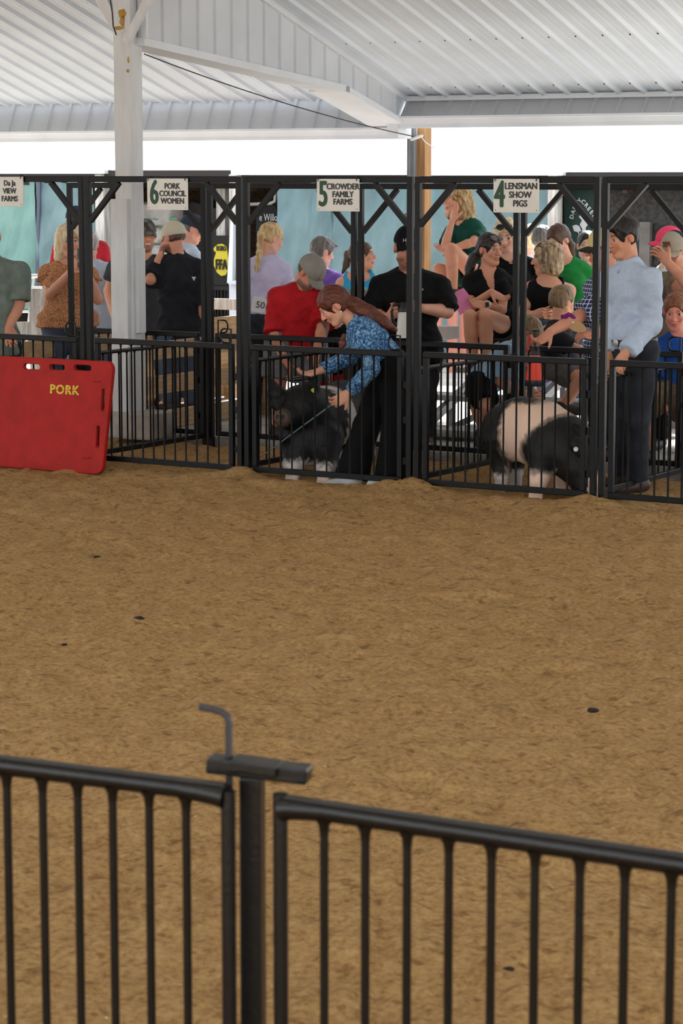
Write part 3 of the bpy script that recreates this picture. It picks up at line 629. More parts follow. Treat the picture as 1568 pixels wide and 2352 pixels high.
# ---- signs
def sign(px0, px1, py0, py1, num, lines, lab, sizes):
    p00 = atplane(px0, py1, fr(0, -0.03), R3); p11 = atplane(px1, py0, fr(0, -0.03), R3)
    w = np.dot(p11 - p00, E3); h = p11[2] - p00[2]; c = (p00 + p11) / 2
    root = thing('pen_sign', c - Z3 * h / 2, lab, 'sign', 'pen sponsor signs')
    MB().box(c, E3 * w / 2, R3 * 0.004, Z3 * h / 2).build('board', M_SIGN, root, bevel=0.0015)
    fc = c - R3 * 0.0055
    def ps(x, y): return atplane(x, y, fc, R3)
    if num: text('number', num, sizes[0], ps(*sizes[1]), E3, Z3, M_SGRN, root, bold=0.006, xs=sizes[2])
    for (s, x, y) in lines: text('lettering', s, sizes[3], ps(x, y), E3, Z3, M_SBLK, root, bold=0.0022, xs=0.92)
    for sx in (-1, 1): MB().tube([c + E3 * sx * (w / 2 - 0.014) + Z3 * (h / 2 - 0.014) - R3 * 0.012, c + E3 * sx * (w / 2 - 0.014) + Z3 * (h / 2 + 0.012) - R3 * 0.012, c + E3 * sx * (w / 2 - 0.014) + Z3 * (h / 2 + 0.012) + R3 * 0.02], 0.0035, 6).build('hanger_tie', M_BLK, root)
    for sx in (-1, 1): MB().lathe([(0.003, 0), (0.003, 0.002)], c + E3 * sx * (w / 2 - 0.014) - Z3 * (h / 2 - 0.014) - R3 * 0.004, axis=-R3, n=8).build('hole', M_SBLK, root)
sign(-36, 53, 406, 474, None, [('Da Ja', 22, 421), ('VIEW', 22, 439), ('FARMS', 22, 457)], 'white sign without a number cut by the left edge', (0, (0, 0), 1, 0.052))
sign(339, 431, 410, 482, '6', [('PORK', 395, 428), ('COUNCIL', 396, 445), ('WOMEN', 396, 462)], 'white sign with a green six beside the white column', (0.225, (354, 444), 0.62, 0.052))
sign(728, 825, 411, 485, '5', [('CROWDER', 787, 429), ('FAMILY', 787, 447), ('FARMS', 787, 464)], 'white sign with a green five above the leaning girl', (0.225, (742, 448), 0.62, 0.052))
sign(1133, 1238, 411, 488, '4', [('LENSMAN', 1196, 428), ('SHOW', 1194, 448), ('PIGS', 1194, 468)], 'white sign with a green four above the blonde with sunglasses', (0.225, (1147, 449), 0.62, 0.054))

# ---- red sorting board leaning on the pens
def sorting_board():
    base = fr(0, -0.16)
    def q(x, y): return atplane(x, y, base, R3)
    c0 = q(110, 1084); root_loc = np.array([c0[0], c0[1], 0.0])
    cu = bpy.data.curves.new('board', 'CURVE'); cu.dimensions = '2D'; cu.fill_mode = 'BOTH'; cu.extrude = 0.012; cu.bevel_depth = 0.006; cu.bevel_resolution = 2
    def loc2(x, y): p = q(x, y); return (np.dot(p - c0, E3), p[2])
    def rrect(cx, cy, hw, hh, r, n=5):
        pts = []
        for sx, sy, a0 in ((1, 1, 0), (-1, 1, 90), (-1, -1, 180), (1, -1, 270)):
            for i in range(n + 1):
                a = math.radians(a0 + 90 * i / n); pts.append((cx + sx * (hw - r) + r * math.cos(a), cy + sy * (hh - r) + r * math.sin(a)))
        return pts
    def spl(pts):
        s = cu.splines.new('POLY'); s.points.add(len(pts) - 1)
        for p, (x, y) in zip(s.points, pts): p.co = (x, y, 0, 1)
        s.use_cyclic_u = True
    x1, zt = loc2(247, 834); _, zb = loc2(236, 1088); x0 = x1 - 1.2
    zb = zb - 0.0
    sh = lambda pts: [(x + 0.05 * (z - zt) / (zt - zb), z) for x, z in pts]     # the board stands a little skewed
    spl(sh(rrect((x0 + x1) / 2, (zt + zb) / 2, 0.6, (zt - zb) / 2, 0.055)))
    for (xa, xb, ya, yb) in ((42, 82, 836, 851), (101, 139, 838, 852), (158, 200, 839, 853)):
        a = loc2(xa, yb); b = loc2(xb, ya); spl(rrect((a[0] + b[0]) / 2, (a[1] + b[1]) / 2, (b[0] - a[0]) / 2, 0.024, 0.0235))
    for (xc, ya, yb) in ((230, 893, 947), (223, 977, 1030)):
        a = loc2(xc - 5.5, yb); b = loc2(xc + 5.5, ya); spl(rrect((a[0] + b[0]) / 2, (a[1] + b[1]) / 2, 0.019, (b[1] - a[1]) / 2, 0.0185))
    t = bpy.data.objects.new('board_curve', cu); COL.objects.link(t)
    me = bpy.data.meshes.new_from_object(t.evaluated_get(bpy.context.evaluated_depsgraph_get())); bpy.data.objects.remove(t)
    V = np.empty(len(me.vertices) * 3); me.vertices.foreach_get('co', V); V = V.reshape(-1, 3)
    lean = 0.10
    V2 = V[:, :1] * E3 + V[:, 1:2] * Z3 - V[:, 2:3] * R3 + (V[:, 1:2] * lean) * R3 + (c0 * np.array([1, 1, 0]) - root_loc)
    me.vertices.foreach_set('co', V2.ravel()); me.update(); me.materials.clear(); me.materials.append(M_RED); me.name = 'board'
    root = thing('sorting_board', root_loc, 'red plastic sorting board with a yellow stencilled word leaning on the pens', 'board')
    o = bpy.data.objects.new('board', me); link(o, root)
    def face(x, y, d=0.02):
        p = q(x, y); return p + R3 * (p[2] * lean) - R3 * d
    up = Z3 + R3 * lean
    text('stencil', 'PORK', 0.088, face(141, 897, 0.0195), E3, up, M_YEL, root, bold=0.004, space=1.15)
    MB().bar(face(112, 897, 0.0205), face(171, 897, 0.0205), 0.001, 0.004).build('stencil_bridge', M_RED, root)
    for x, y in ((213, 877), (200, 1051)):
        MB().box(face(x, y, 0.018), E3 * 0.032, R3 * 0.008, Z3 * 0.006).build('moulded_rib', M_RED, root, bevel=0.003)
sorting_board()

# ================================================================== FOREGROUND FENCE
ZF = 0.87
a_l, b_l = atz(-60, 1749, ZF), atz(519, 1822, ZF); a_r, b_r = atz(648, 1848, ZF - 0.015), atz(1640, 1996, ZF - 0.015)
def fg_panel(a, b, lab, sx):
    d = (b - a); L = np.linalg.norm(d); d = d / L; 
    end = b if sx > 0 else a
    a0, b0 = (a - d * 1.3, b) if sx > 0 else (a, b + d * 1.3)
    base = (a0 + b0) / 2; root = thing('steel_fence', (base[0], base[1], 0.06), lab, 'fence panel', 'near fence panels')
    rr = 0.0185; pts = [a0, b0]
    L0 = np.linalg.norm(b0 - a0)
    ex = d * (0.02 if sx > 0 else -0.02)
    tp = [a0 + (b0 - a0) * s for s in np.linspace(0, 1, 12)]
    MB().tube(tp, 0.0195, 14).build('top_rail', M_FGB, root, smooth=True)
    st = end + d * sx * 0.004
    MB().tube([np.array([st[0], st[1], 0.03]), np.array([st[0], st[1], ZF + 0.005])], 0.0135, 12).build('stile', M_FGB, root, smooth=True)
    far_ = a0 if sx > 0 else b0; MB().tube([np.array([far_[0], far_[1], 0.03]), np.array([far_[0], far_[1], ZF + 0.005])], 0.0135, 12).build('stile', M_FGB, root, smooth=True)
    MB().tube([st - d * sx * 0.10, st - d * sx * 0.06 - Z3 * 0.002, st - d * sx * 0.025 - Z3 * 0.004, st - Z3 * 0.007 - d * sx * 0.004], [0.0196, 0.020, 0.0215, 0.0235], 14).build('weld_gusset', M_FGB, root, smooth=True)
    MB().tube([np.array([a0[0], a0[1], 0.12]), np.array([b0[0], b0[1], 0.12])], 0.0165, 10).build('bottom_rail', M_FGB, root, smooth=True)
    return root, d, end
rl, dl, endl = fg_panel(a_l, b_l, 'near black fence panel left of the middle post', 1)
rr_, dr, endr = fg_panel(a_r, b_r, 'near black fence panel right of the middle post', -1)
def fg_bar(p, root):
    x, y = p[0], p[1]
    return MB().tube([np.array([x, y, 0.11]), np.array([x, y, p[2] - 0.045]), np.array([x, y, p[2] - 0.026]), np.array([x, y, p[2] - 0.012])], [0.0082, 0.0082, 0.0105, 0.019], 10).build('bar', M_FGB, root, smooth=True)
first = fg_bar(atz(427, 1811, ZF), rl); base_p = atz(427, 1811, ZF)
for x in (342, 258, 178, 97, 15, -66, -147):
    p = atz(x, 1822 + (x - 519) * 0.1262, ZF); q = a_l + dl * np.dot(p - a_l, dl); clone(first, q - base_p)
for j in range(1, 16): clone(first, q - dl * 0.074 * j - base_p)
base_p = a_r + dr * np.dot(atz(745, 1862, ZF - 0.015) - a_r, dr); first = fg_bar(base_p, rr_)
for x in (839, 935, 1031, 1129, 1229, 1332, 1436, 1543, 1652):
    p = atz(x, 1848 + (x - 648) * 0.149, ZF - 0.015); q = a_r + dr * np.dot(p - a_r, dr); clone(first, q - base_p)
for j in range(1, 17): clone(first, q + dr * 0.074 * j - base_p)
mp = atz(579, 1800, ZF); mp[2] = 0
root = thing('ring_fence_post', mp, 'black middle post with a T-shaped cap and bent drop pin', 'post')
dm = (endr - endl); dm[2] = 0; dm = dm / np.linalg.norm(dm); nm = np.cross(Z3, dm)
zc = ZF + 0.035
MB().box(mp + Z3 * (zc - 0.02) / 2, dm * 0.0205, nm * 0.0205, Z3 * (zc - 0.02) / 2).build('post', M_FGB, root, bevel=0.004)
cl = atz(473, 1758, zc); crr = atz(693, 1783, zc); cl = mp + dm * np.dot(cl - mp, dm); crr = mp + dm * np.dot(crr - mp, dm)
MB().bar(cl + Z3 * zc - nm * 0.0 + dm * 0.0, crr + Z3 * (zc - 0.012), 0.052, 0.030).build('cap_plate', M_FGB, root, bevel=0.005)
MB().bar(mp - dm * 0.035 + Z3 * (zc + 0.006) - nm * 0.01, mp + dm * 0.055 + Z3 * (zc - 0.002) - nm * 0.01, 0.06, 0.022).build('cap_sleeve', M_FGB, root, bevel=0.004)
pp = atz(531, 1750, zc); pp = mp + dm * np.dot(pp - mp, dm)
ptop = 0.098
pin = [pp + Z3 * 0.3, pp + Z3 * (zc + ptop - 0.02), pp + Z3 * (zc + ptop - 0.007) - dm * 0.004, pp + Z3 * (zc + ptop) - dm * 0.016, pp + Z3 * (zc + ptop + 0.003) - dm * 0.03, pp + Z3 * (zc + ptop + 0.007) - dm * 0.056]
MB().tube(pin, 0.0068, 12).build('drop_pin', mat('bare_steel_pin', (62, 62, 66), rough=0.5, metal=0.3), root, smooth=True)

# ---- droppings and pebbles on the dirt
M_CLOD = mat('dark_clod', (44, 34, 26), rough=0.9, var=0.3, scale=40); M_PEB = mat('pale_pebble', (206, 196, 178), rough=0.8, var=0.1, scale=30)
def lump(px, py, s, m, lab, cat, grp, sq=0.5):
    p = atz(px, py, 0.01); p[2] = gz(p); b = MB(); bmx = bmesh.new(); bmesh.ops.create_icosphere(bmx, subdivisions=2, radius=1)
    vs = [np.array(v.co) for v in bmx.verts]; fs = [[v.index for v in f.verts] for f in bmx.faces]; bmx.free(); rs = np.random.default_rng(int(px + py))
    sc = np.array([s * (1 + 0.4 * rs.random()), s * 0.7, s * sq]); vs = [p + v * sc * (1 + 0.22 * math.sin(7 * v[0] + px) * math.cos(6 * v[1] + py)) + Z3 * s * sq * 0.5 for v in vs]
    tag(b.add(vs, fs).build(name_of(cat), m, smooth=True), lab, cat, grp)
def name_of(c): return {'clod': 'dirt_clod', 'pebble': 'pebble'}[c]
for x, y, s in ((318, 1421, .022), (148, 1476, .013), (1361, 1632, .02), (369, 1979, .008), (401, 1976, .009), (366, 2132, .012), (1168, 2226, .014), (224, 1272, .016)):
    lump(x, y, s, M_CLOD, 'small dark clod lying on the brown arena dirt', 'clod', 'dark clods on the arena dirt')
for x, y, s in ((968, 2148, .009), (165, 1930, .005), (444, 2062, .005), (1345, 1455, .007), (975, 1254, .008), (242, 2337, .007), (1440, 1165, .006)):
    lump(x, y, s, M_PEB, 'tiny pale pebble lying on the brown arena dirt', 'pebble', 'pale pebbles on the arena dirt')
# ================================================================== SOFT FORMS: distance fields turned into meshes
class Field:
    def __init__(s, cell): s.cell = cell; s.ops = []
    def _bb(s, lo, hi): return np.asarray(lo, float), np.asarray(hi, float)
    def cone(s, a, b, r1, r2=None, k=0.02, op='u', clip=None):
        a = np.asarray(a, float); b = np.asarray(b, float); r2 = r1 if r2 is None else r2; rm = max(r1, r2)
        s.ops.append(('c', (a, b, r1, r2), k, op, clip, np.minimum(a, b) - rm, np.maximum(a, b) + rm)); return s
    def path(s, pts, rs, k=0.02, op='u', clip=None):
        for i in range(len(pts) - 1): s.cone(pts[i], pts[i + 1], rs[i], rs[i + 1], k, op, clip)
        return s
    def ell(s, c, r, R=None, k=0.02, op='u', clip=None):
        c = np.asarray(c, float); r = np.asarray(r, float) * np.ones(3); R = np.eye(3) if R is None else np.asarray(R, float)   # rows of R = axes
        ext = np.sqrt(((R * r[:, None]) ** 2).sum(0)); s.ops.append(('e', (c, r, R), k, op, clip, c - ext, c + ext)); return s
    def box(s, c, h, R=None, rad=0.01, k=0.01, op='u', clip=None):
        c = np.asarray(c, float); h = np.asarray(h, float); R = np.eye(3) if R is None else np.asarray(R, float)
        ext = np.abs(R * h[:, None]).sum(0); s.ops.append(('b', (c, h, R, rad), k, op, clip, c - ext, c + ext)); return s
    def merge(s, o, grow=0.0): s.ops += o.ops; return s
    def grid(s):
        lo = np.min([o[5] for o in s.ops if o[3] == 'u'], 0) - 0.03; hi = np.max([o[6] for o in s.ops if o[3] == 'u'], 0) + 0.03
        n = np.ceil((hi - lo) / s.cell).astype(int) + 1
        f = np.full(n, 0.06, np.float32); ax = [lo[i] + s.cell * np.arange(n[i]) for i in range(3)]
        for typ, pr, k, op, clip, blo, bhi in s.ops:
            mg = max(k, 0.012) + s.cell * 2
            i0 = np.clip(np.floor((blo - mg - lo) / s.cell).astype(int), 0, n); i1 = np.clip(np.ceil((bhi + mg - lo) / s.cell).astype(int) + 1, 0, n)
            if np.any(i1 <= i0): continue
            X = ax[0][i0[0]:i1[0]].astype(np.float32)[:, None, None]; Y = ax[1][i0[1]:i1[1]].astype(np.float32)[None, :, None]; Z = ax[2][i0[2]:i1[2]].astype(np.float32)[None, None, :]
            if typ == 'c':
                a, b, r1, r2 = pr; ba = b - a; l2 = max(float(ba @ ba), 1e-9)
                dx, dy, dz = X - a[0], Y - a[1], Z - a[2]
                t = np.clip((dx * ba[0] + dy * ba[1] + dz * ba[2]) / l2, 0, 1)
                d = np.sqrt((dx - t * ba[0]) ** 2 + (dy - t * ba[1]) ** 2 + (dz - t * ba[2]) ** 2) - (r1 + (r2 - r1) * t)
            elif typ == 'e':
                c, r, R = pr; dx, dy, dz = X - c[0], Y - c[1], Z - c[2]; q = [(dx * R[i, 0] + dy * R[i, 1] + dz * R[i, 2]) / r[i] for i in range(3)]
                k0 = np.sqrt(q[0] ** 2 + q[1] ** 2 + q[2] ** 2); k1 = np.sqrt((q[0] / r[0]) ** 2 + (q[1] / r[1]) ** 2 + (q[2] / r[2]) ** 2) + 1e-6
                d = k0 * (k0 - 1) / k1
            else:
                c, h, R, rad = pr; dx, dy, dz = X - c[0], Y - c[1], Z - c[2]; q = [np.abs(dx * R[i, 0] + dy * R[i, 1] + dz * R[i, 2]) - (h[i] - rad) for i in range(3)]
                d = np.sqrt(np.maximum(q[0], 0) ** 2 + np.maximum(q[1], 0) ** 2 + np.maximum(q[2], 0) ** 2) + np.minimum(np.maximum(q[0], np.maximum(q[1], q[2])), 0) - rad
            if clip:
                for p, nn in clip: d = np.maximum(d, (X - p[0]) * nn[0] + (Y - p[1]) * nn[1] + (Z - p[2]) * nn[2])
            sl = f[i0[0]:i1[0], i0[1]:i1[1], i0[2]:i1[2]]
            if op == 'u':
                if k > 0:
                    h = np.maximum(k - np.abs(sl - d), 0) / k; r_ = np.minimum(sl, d) - h * h * k * 0.25
                else: r_ = np.minimum(sl, d)
            elif op == 's':
                if k > 0:
                    h = np.maximum(k - np.abs(sl + d), 0) / k; r_ = np.maximum(sl, -d) + h * h * k * 0.25
                else: r_ = np.maximum(sl, -d)
            else: r_ = np.maximum(sl, d)
            f[i0[0]:i1[0], i0[1]:i1[1], i0[2]:i1[2]] = r_
        s.f, s.lo = f, lo; return f, lo
    def sample(s, P):
        i = np.clip(np.round((P - s.lo) / s.cell).astype(int), 0, np.array(s.f.shape) - 1); inside = np.all((P > s.lo) & (P < s.lo + s.cell * (np.array(s.f.shape) - 1)), 1)
        return np.where(inside, s.f[i[:, 0], i[:, 1], i[:, 2]], 0.06)
    def mesh(s):
        f, lo = s.grid(); n = f.shape; sg = f < 0
        a = sg[:-1, :-1, :-1]; act = np.zeros(a.shape, bool); cnt = np.zeros(a.shape, np.int8)
        for i in (0, 1):
            for j in (0, 1):
                for k in (0, 1): cnt += sg[i:n[0] - 1 + i, j:n[1] - 1 + j, k:n[2] - 1 + k]
        act = (cnt > 0) & (cnt < 8); C = np.argwhere(act); idx = np.full(a.shape, -1, np.int64); idx[act] = np.arange(len(C))
        acc = np.zeros((len(C), 3)); num = np.zeros(len(C))
        for d in range(3):
            o1, o2 = [(1, 2), (0, 2), (0, 1)][d]
            for u in (0, 1):
                for v in (0, 1):
                    A = np.zeros(3, int); A[o1] = u; A[o2] = v; B = A.copy(); B[d] = 1
                    fa = f[C[:, 0] + A[0], C[:, 1] + A[1], C[:, 2] + A[2]]; fb = f[C[:, 0] + B[0], C[:, 1] + B[1], C[:, 2] + B[2]]
                    m = (fa < 0) != (fb < 0); t = np.where(m, fa / np.where(m, fa - fb, 1), 0)
                    pt = np.repeat(A[None, :].astype(float), len(C), 0); pt[:, d] = t; acc[m] += pt[m]; num[m] += 1
        V = (C + acc / np.maximum(num, 1)[:, None]) * s.cell + lo
        faces = []
        for d in range(3):
            o1, o2 = [(1, 2), (2, 0), (0, 1)][d]
            sl0 = [slice(1, n[i] - 1) for i in range(3)]; sl0[d] = slice(0, n[d] - 1); sl1 = list(sl0); sl1[d] = slice(1, n[d])
            s0, s1 = sg[tuple(sl0)], sg[tuple(sl1)]; E_ = np.argwhere(s0 != s1)
            if len(E_) == 0: continue
            flip = s0[E_[:, 0], E_[:, 1], E_[:, 2]]
            base = E_ + np.array([0 if i == d else 1 for i in range(3)]); u = np.zeros(3, int); u[o1] = 1; v = np.zeros(3, int); v[o2] = 1
            def g(q): return idx[q[:, 0], q[:, 1], q[:, 2]]
            Q = np.stack([g(base - u - v), g(base - v), g(base), g(base - u)], 1); Q[~flip] = Q[~flip][:, ::-1]; faces.append(Q)
        Fq = np.concatenate(faces); Fq = Fq[(Fq >= 0).all(1)]
        return V, Fq
def normals(V, Fq):
    n = np.cross(V[Fq[:, 2]] - V[Fq[:, 0]], V[Fq[:, 3]] - V[Fq[:, 1]]); N = np.zeros_like(V)
    for i in range(4): np.add.at(N, Fq[:, i], n)
    return N / (np.linalg.norm(N, axis=1, keepdims=True) + 1e-9)
def cluster(V, Fq, mask, size):
    key = np.floor(V / size).astype(np.int64); kk = key[:, 0] * 73856093 ^ key[:, 1] * 19349663 ^ key[:, 2] * 83492791
    ids = np.where(mask, kk, -(np.arange(len(V)) + 10 ** 12) * 7); _, inv = np.unique(ids, return_inverse=True); m = inv.max() + 1
    NV = np.zeros((m, 3)); ct = np.zeros(m); np.add.at(NV, inv, V); np.add.at(ct, inv, 1); NV /= ct[:, None]
    Q = inv[Fq]; tri = np.concatenate([Q[:, [0, 1, 2]], Q[:, [0, 2, 3]]])
    ok = (tri[:, 0] != tri[:, 1]) & (tri[:, 1] != tri[:, 2]) & (tri[:, 0] != tri[:, 2]); tri = tri[ok]
    _, ui = np.unique(np.sort(tri, 1), axis=0, return_index=True); return NV, tri[np.sort(ui)], inv
def snoise(P, f, seed=0):
    x, y, z = P[:, 0] * f, P[:, 1] * f, P[:, 2] * f
    return (vnoise2(x + 3.1 * np.sin(z * 0.7 + seed), y + z * 1.3, seed) + vnoise2(y * 1.1 + 17, z + x * 0.9, seed + 3) - 1)
def soft_obj(name, fld, m, parent, wrinkle=0.0, wf=9, label=None, col=None, hide=None, hide_size=0.045):
    V, Fq = fld.mesh()
    if wrinkle:
        N = normals(V, Fq); V = V + N * (wrinkle * (0.7 - 2.2 * np.abs(snoise(V * np.array([1, 1, 0.6]), wf, 5)) + 0.5 * snoise(V, wf * 2.3, 9)))[:, None]
    if hide is not None:
        mk = np.zeros(len(V), bool)
        for h, dep in hide: mk |= h.sample(V) < -dep
        V, Fq, _ = cluster(V, Fq, mk, hide_size)
    off = wloc(parent) if parent is not None else np.zeros(3)
    o = np_mesh(name, V - off, Fq, m, parent)
    if col is not None:
        at_ = o.data.color_attributes.new('Col', 'FLOAT_COLOR', 'POINT'); cc = np.ones((len(V), 4), np.float32); cc[:, :3] = col(V); at_.data.foreach_set('color', cc.ravel())
    if label: o['label'] = label
    return o
def vcol_mat(name, rough=0.55, bump=0.0, bscale=60, sss=0.0, streak=None):
    if name in MATS: return MATS[name]
    m = bpy.data.materials.new(name); m.use_nodes = True; nt = m.node_tree; L = nt.links.new; b = nt.nodes['Principled BSDF']; b.inputs['Roughness'].default_value = rough
    a = nd(nt, 'ShaderNodeAttribute', attribute_name='Col'); L(a.outputs[0], b.inputs['Base Color'])
    b.inputs['Specular IOR Level'].default_value = 0.35
    if bump:
        tc = nd(nt, 'ShaderNodeTexCoord'); n2 = nd(nt, 'ShaderNodeTexNoise'); n2.inputs['Scale'].default_value = bscale; n2.inputs['Detail'].default_value = 4
        if streak:
            mp = nd(nt, 'ShaderNodeMapping'); mp.inputs['Scale'].default_value = streak; L(tc.outputs['Object'], mp.inputs[0]); L(mp.outputs[0], n2.inputs['Vector'])
        else: L(tc.outputs['Object'], n2.inputs['Vector'])
        bp_ = nd(nt, 'ShaderNodeBump'); bp_.inputs['Strength'].default_value = bump; bp_.inputs['Distance'].default_value = 0.01; L(n2.outputs[0], bp_.inputs['Height']); L(bp_.outputs[0], b.inputs['Normal'])
    MATS[name] = m; return m
M_SKIN = vcol_mat('skin', 0.5, 0.05, 120)

def lin(c): return np.array(rgb(c)[:3])
def unit(v): v = np.asarray(v, float); return v / (np.linalg.norm(v) + 1e-12)
def facing(yaw): a = math.radians(yaw); return np.array([math.sin(a), -math.cos(a), 0.0])
def rot_about(v, ax, deg):
    a = math.radians(deg); ax = unit(ax); return v * math.cos(a) + np.cross(ax, v) * math.sin(a) + ax * np.dot(ax, v) * (1 - math.cos(a))
def hand_field(Fd, w, tip, nrm, k, curl=25, thumb=1, spread=1.0, rs=1.0):
    d = unit(np.asarray(tip) - np.asarray(w)); n = np.asarray(nrm, float); n = unit(n - d * np.dot(n, d)); l = np.cross(d, n)
    Rm = np.array([d, l, n]); Fd.ell(w + d * 0.048 * k, np.array([0.056, 0.040, 0.0175]) * k * rs, Rm, k=0.02)
    Fd.ell(w + d * 0.07 * k, np.array([0.03, 0.040, 0.016]) * k * rs, Rm, k=0.01)
    for i, (ll, fl) in enumerate(((-0.030, 0.90), (-0.0105, 1.0), (0.0095, 0.95), (0.028, 0.78))):
        p = w + d * (0.083 - 0.004 * abs(i - 1.3)) * k + l * ll * k; dd = unit(d + l * (i - 1.5) * 0.07 * spread)
        for j, sl in enumerate((0.038, 0.026, 0.021)):
            dd = rot_about(dd, l, -(curl if j else curl * 0.7)); q = p + dd * sl * fl * k; Fd.cone(p, q, (0.0092 - 0.0007 * j) * k * rs, (0.0087 - 0.0009 * j) * k * rs, k=0.003); p = q
    tb = w + d * 0.025 * k - l * 0.030 * thumb * k + n * 0.004; td = unit(d * 0.75 - l * 0.6 * thumb + n * 0.25)
    p2 = tb + td * 0.042 * k; Fd.cone(tb, p2, 0.0135 * k * rs, 0.0105 * k * rs, k=0.008); td = unit(td + d * 0.5 + n * 0.15); Fd.cone(p2, p2 + td * 0.03 * k, 0.0105 * k * rs, 0.008 * k * rs, k=0.004)

def person(label, D, k, head, neck, pel, yaw=0, hp=(0, 0), tyaw=None, g=1.0, sex='m', arms=None, legs=None, top=None, bot=None, hair=None, cap=None,
           shoes=None, skin=(214, 160, 132), beard=None, cell=0.0075, shw=0.19, floor=0.05, sh=None, extra=None, hands=True, brow=None, smile=0.0, dpel=0.0, shoe_len=1.0):
    P = lambda q: at(q[0], q[1], D + (q[2] if len(q) > 2 else 0.0))
    tyaw = yaw if tyaw is None else tyaw
    hc = P(head); nb = P(neck); pv = P(pel); up = unit(nb - pv); fw = facing(tyaw); fwt = unit(fw - up * np.dot(fw, up)); lat = np.cross(fwt, up)
    tl = np.linalg.norm(nb - pv)
    if sh is not None: S = [P(sh[0]) - up * 0.022 * k, P(sh[1]) - up * 0.022 * k]
    else: S = [nb - up * 0.085 * k + lat * s_ * shw * k * (0.6 + 0.4 * g) for s_ in (-1, 1)]
    latS = unit(S[1] - S[0])
    if np.dot(latS, lat) < 0: S = S[::-1]; latS = -latS
    hipw = 0.088 * k * (0.7 + 0.3 * g); Hp = [pv - up * 0.02 * k + lat * s_ * hipw for s_ in (-1, 1)]
    def pick(key, pts):
        if key == 'A': return int(np.argmin([p[0] / p[1] for p in pts]))
        if key == 'B': return int(np.argmax([p[0] / p[1] for p in pts]))
        if key == 'N': return int(np.argmin([p[1] for p in pts]))
        return int(np.argmax([p[1] for p in pts]))
    ARM = {}
    for key, v in (arms or {}).items():
        opt = v[3] if len(v) > 3 else {}
        ARM[pick(key, S)] = (P(v[0]), P(v[1]), P(v[2]), opt)
    for i in (0, 1):
        if i not in ARM:
            s_ = S[i]; e = s_ - Z3 * 0.29 * k + latS * (i * 2 - 1) * 0.05 * k; w = e - Z3 * 0.24 * k + fw * 0.06 * k; ARM[i] = (e, w, w - Z3 * 0.15 * k + fw * 0.02, {})
    LEG = {}
    for key, v in (legs or {}).items():
        kn, an = P(v[0]), P(v[1]); toe = P(v[2]) if len(v) > 2 else an + fw * 0.15 * k - Z3 * 0.04; LEG[pick(key, Hp)] = (kn, an, toe)
    for i in (0, 1):
        if i not in LEG:
            h = Hp[i]; hh = max(h[2] - floor, 0.2); an = np.array([h[0], h[1], floor + 0.075 * k]) + lat * (i * 2 - 1) * 0.02 * np.array([1, 1, 0]); kn = (h + an) / 2 + fw * 0.03; LEG[i] = (kn, an, an + fw * 0.16 * k - Z3 * 0.045 * k)
    # head frame
    f = facing(yaw); u = Z3.copy(); pr = math.radians(hp[0]); f2 = f * math.cos(pr) - u * math.sin(pr); u2 = u * math.cos(pr) + f * math.sin(pr); x2 = np.cross(f2, u2)
    if hp[1]: x2 = rot_about(x2, f2, hp[1]); u2 = rot_about(u2, f2, hp[1])
    HR = np.array([x2, f2, u2]); HL = lambda *c: hc + (np.array(c) * k) @ HR
    root = thing('person', np.array([pv[0], pv[1], min(LEG[0][1][2], LEG[1][1][2]) - 0.075 * k]), label, 'person')
    # --- body
    B = Field(cell)
    prof = [(0.0, .150, .105), (0.22, .136, .100), (0.45, .134, .098), (0.68, .146, .104), (0.85, .118, .080)]
    if sex == 'f': prof = [(0.0, .165, .115), (0.25, .130, .095), (0.45, .125, .092), (0.68, .142, .105), (0.86, .130, .085)]
    TOR = []
    for t, w, d in prof:
        c = pv + up * tl * t; L_ = unit(lat * (1 - t) + latS * t); L_ = unit(L_ - up * np.dot(L_, up)); F_ = np.cross(up, L_); gg = g if t < 0.8 else (0.5 + 0.5 * g)
        TOR.append((c + F_ * (0.02 * (g - 1) if t < .6 else 0) * 4 * k, np.array([w * gg * k, d * (gg if t > .7 else gg ** 1.3) * k, max(tl * 0.20, 0.085 * k)]), np.array([L_, F_, up])))
    for c, r, R in TOR: B.ell(c, r, R, k=0.05)
    if sex == 'f':
        for s_ in (-1, 1): B.ell(pv + up * tl * 0.66 + lat * s_ * 0.07 * k + fwt * 0.085 * k * g, np.array([0.062, 0.055, 0.06]) * k, np.array([lat, fwt, up]), k=0.04)
    for i in (0, 1): B.cone(nb - up * 0.03 * k, S[i], 0.046 * k, 0.052 * k, k=0.04)
    B.cone(nb - up * 0.05 * k, HL(0, -0.018, -0.06), 0.062 * k * (0.92 if sex == 'f' else 1.0), 0.052 * k * (0.9 if sex == 'f' else 1.05), k=0.03)
    ag = 0.75 + 0.25 * g if sex == 'm' else 0.86 * (0.8 + 0.2 * g)
    for i in (0, 1):
        e, w, tip, opt = ARM[i]; B.cone(S[i], e, 0.052 * k * ag, 0.041 * k * ag, k=0.035); m_ = e + (w - e) * 0.3; B.cone(e, m_, 0.040 * k * ag, 0.042 * k * ag, k=0.015); B.cone(m_, w, 0.042 * k * ag, 0.028 * k * ag, k=0.01)
        if hands: hand_field(B, w, tip, opt.get('n', -latS * (i * 2 - 1) * 0.8 + fw * 0.3), k * opt.get('s', 1.0), opt.get('curl', 22), opt.get('thumb', 1 if i else -1))
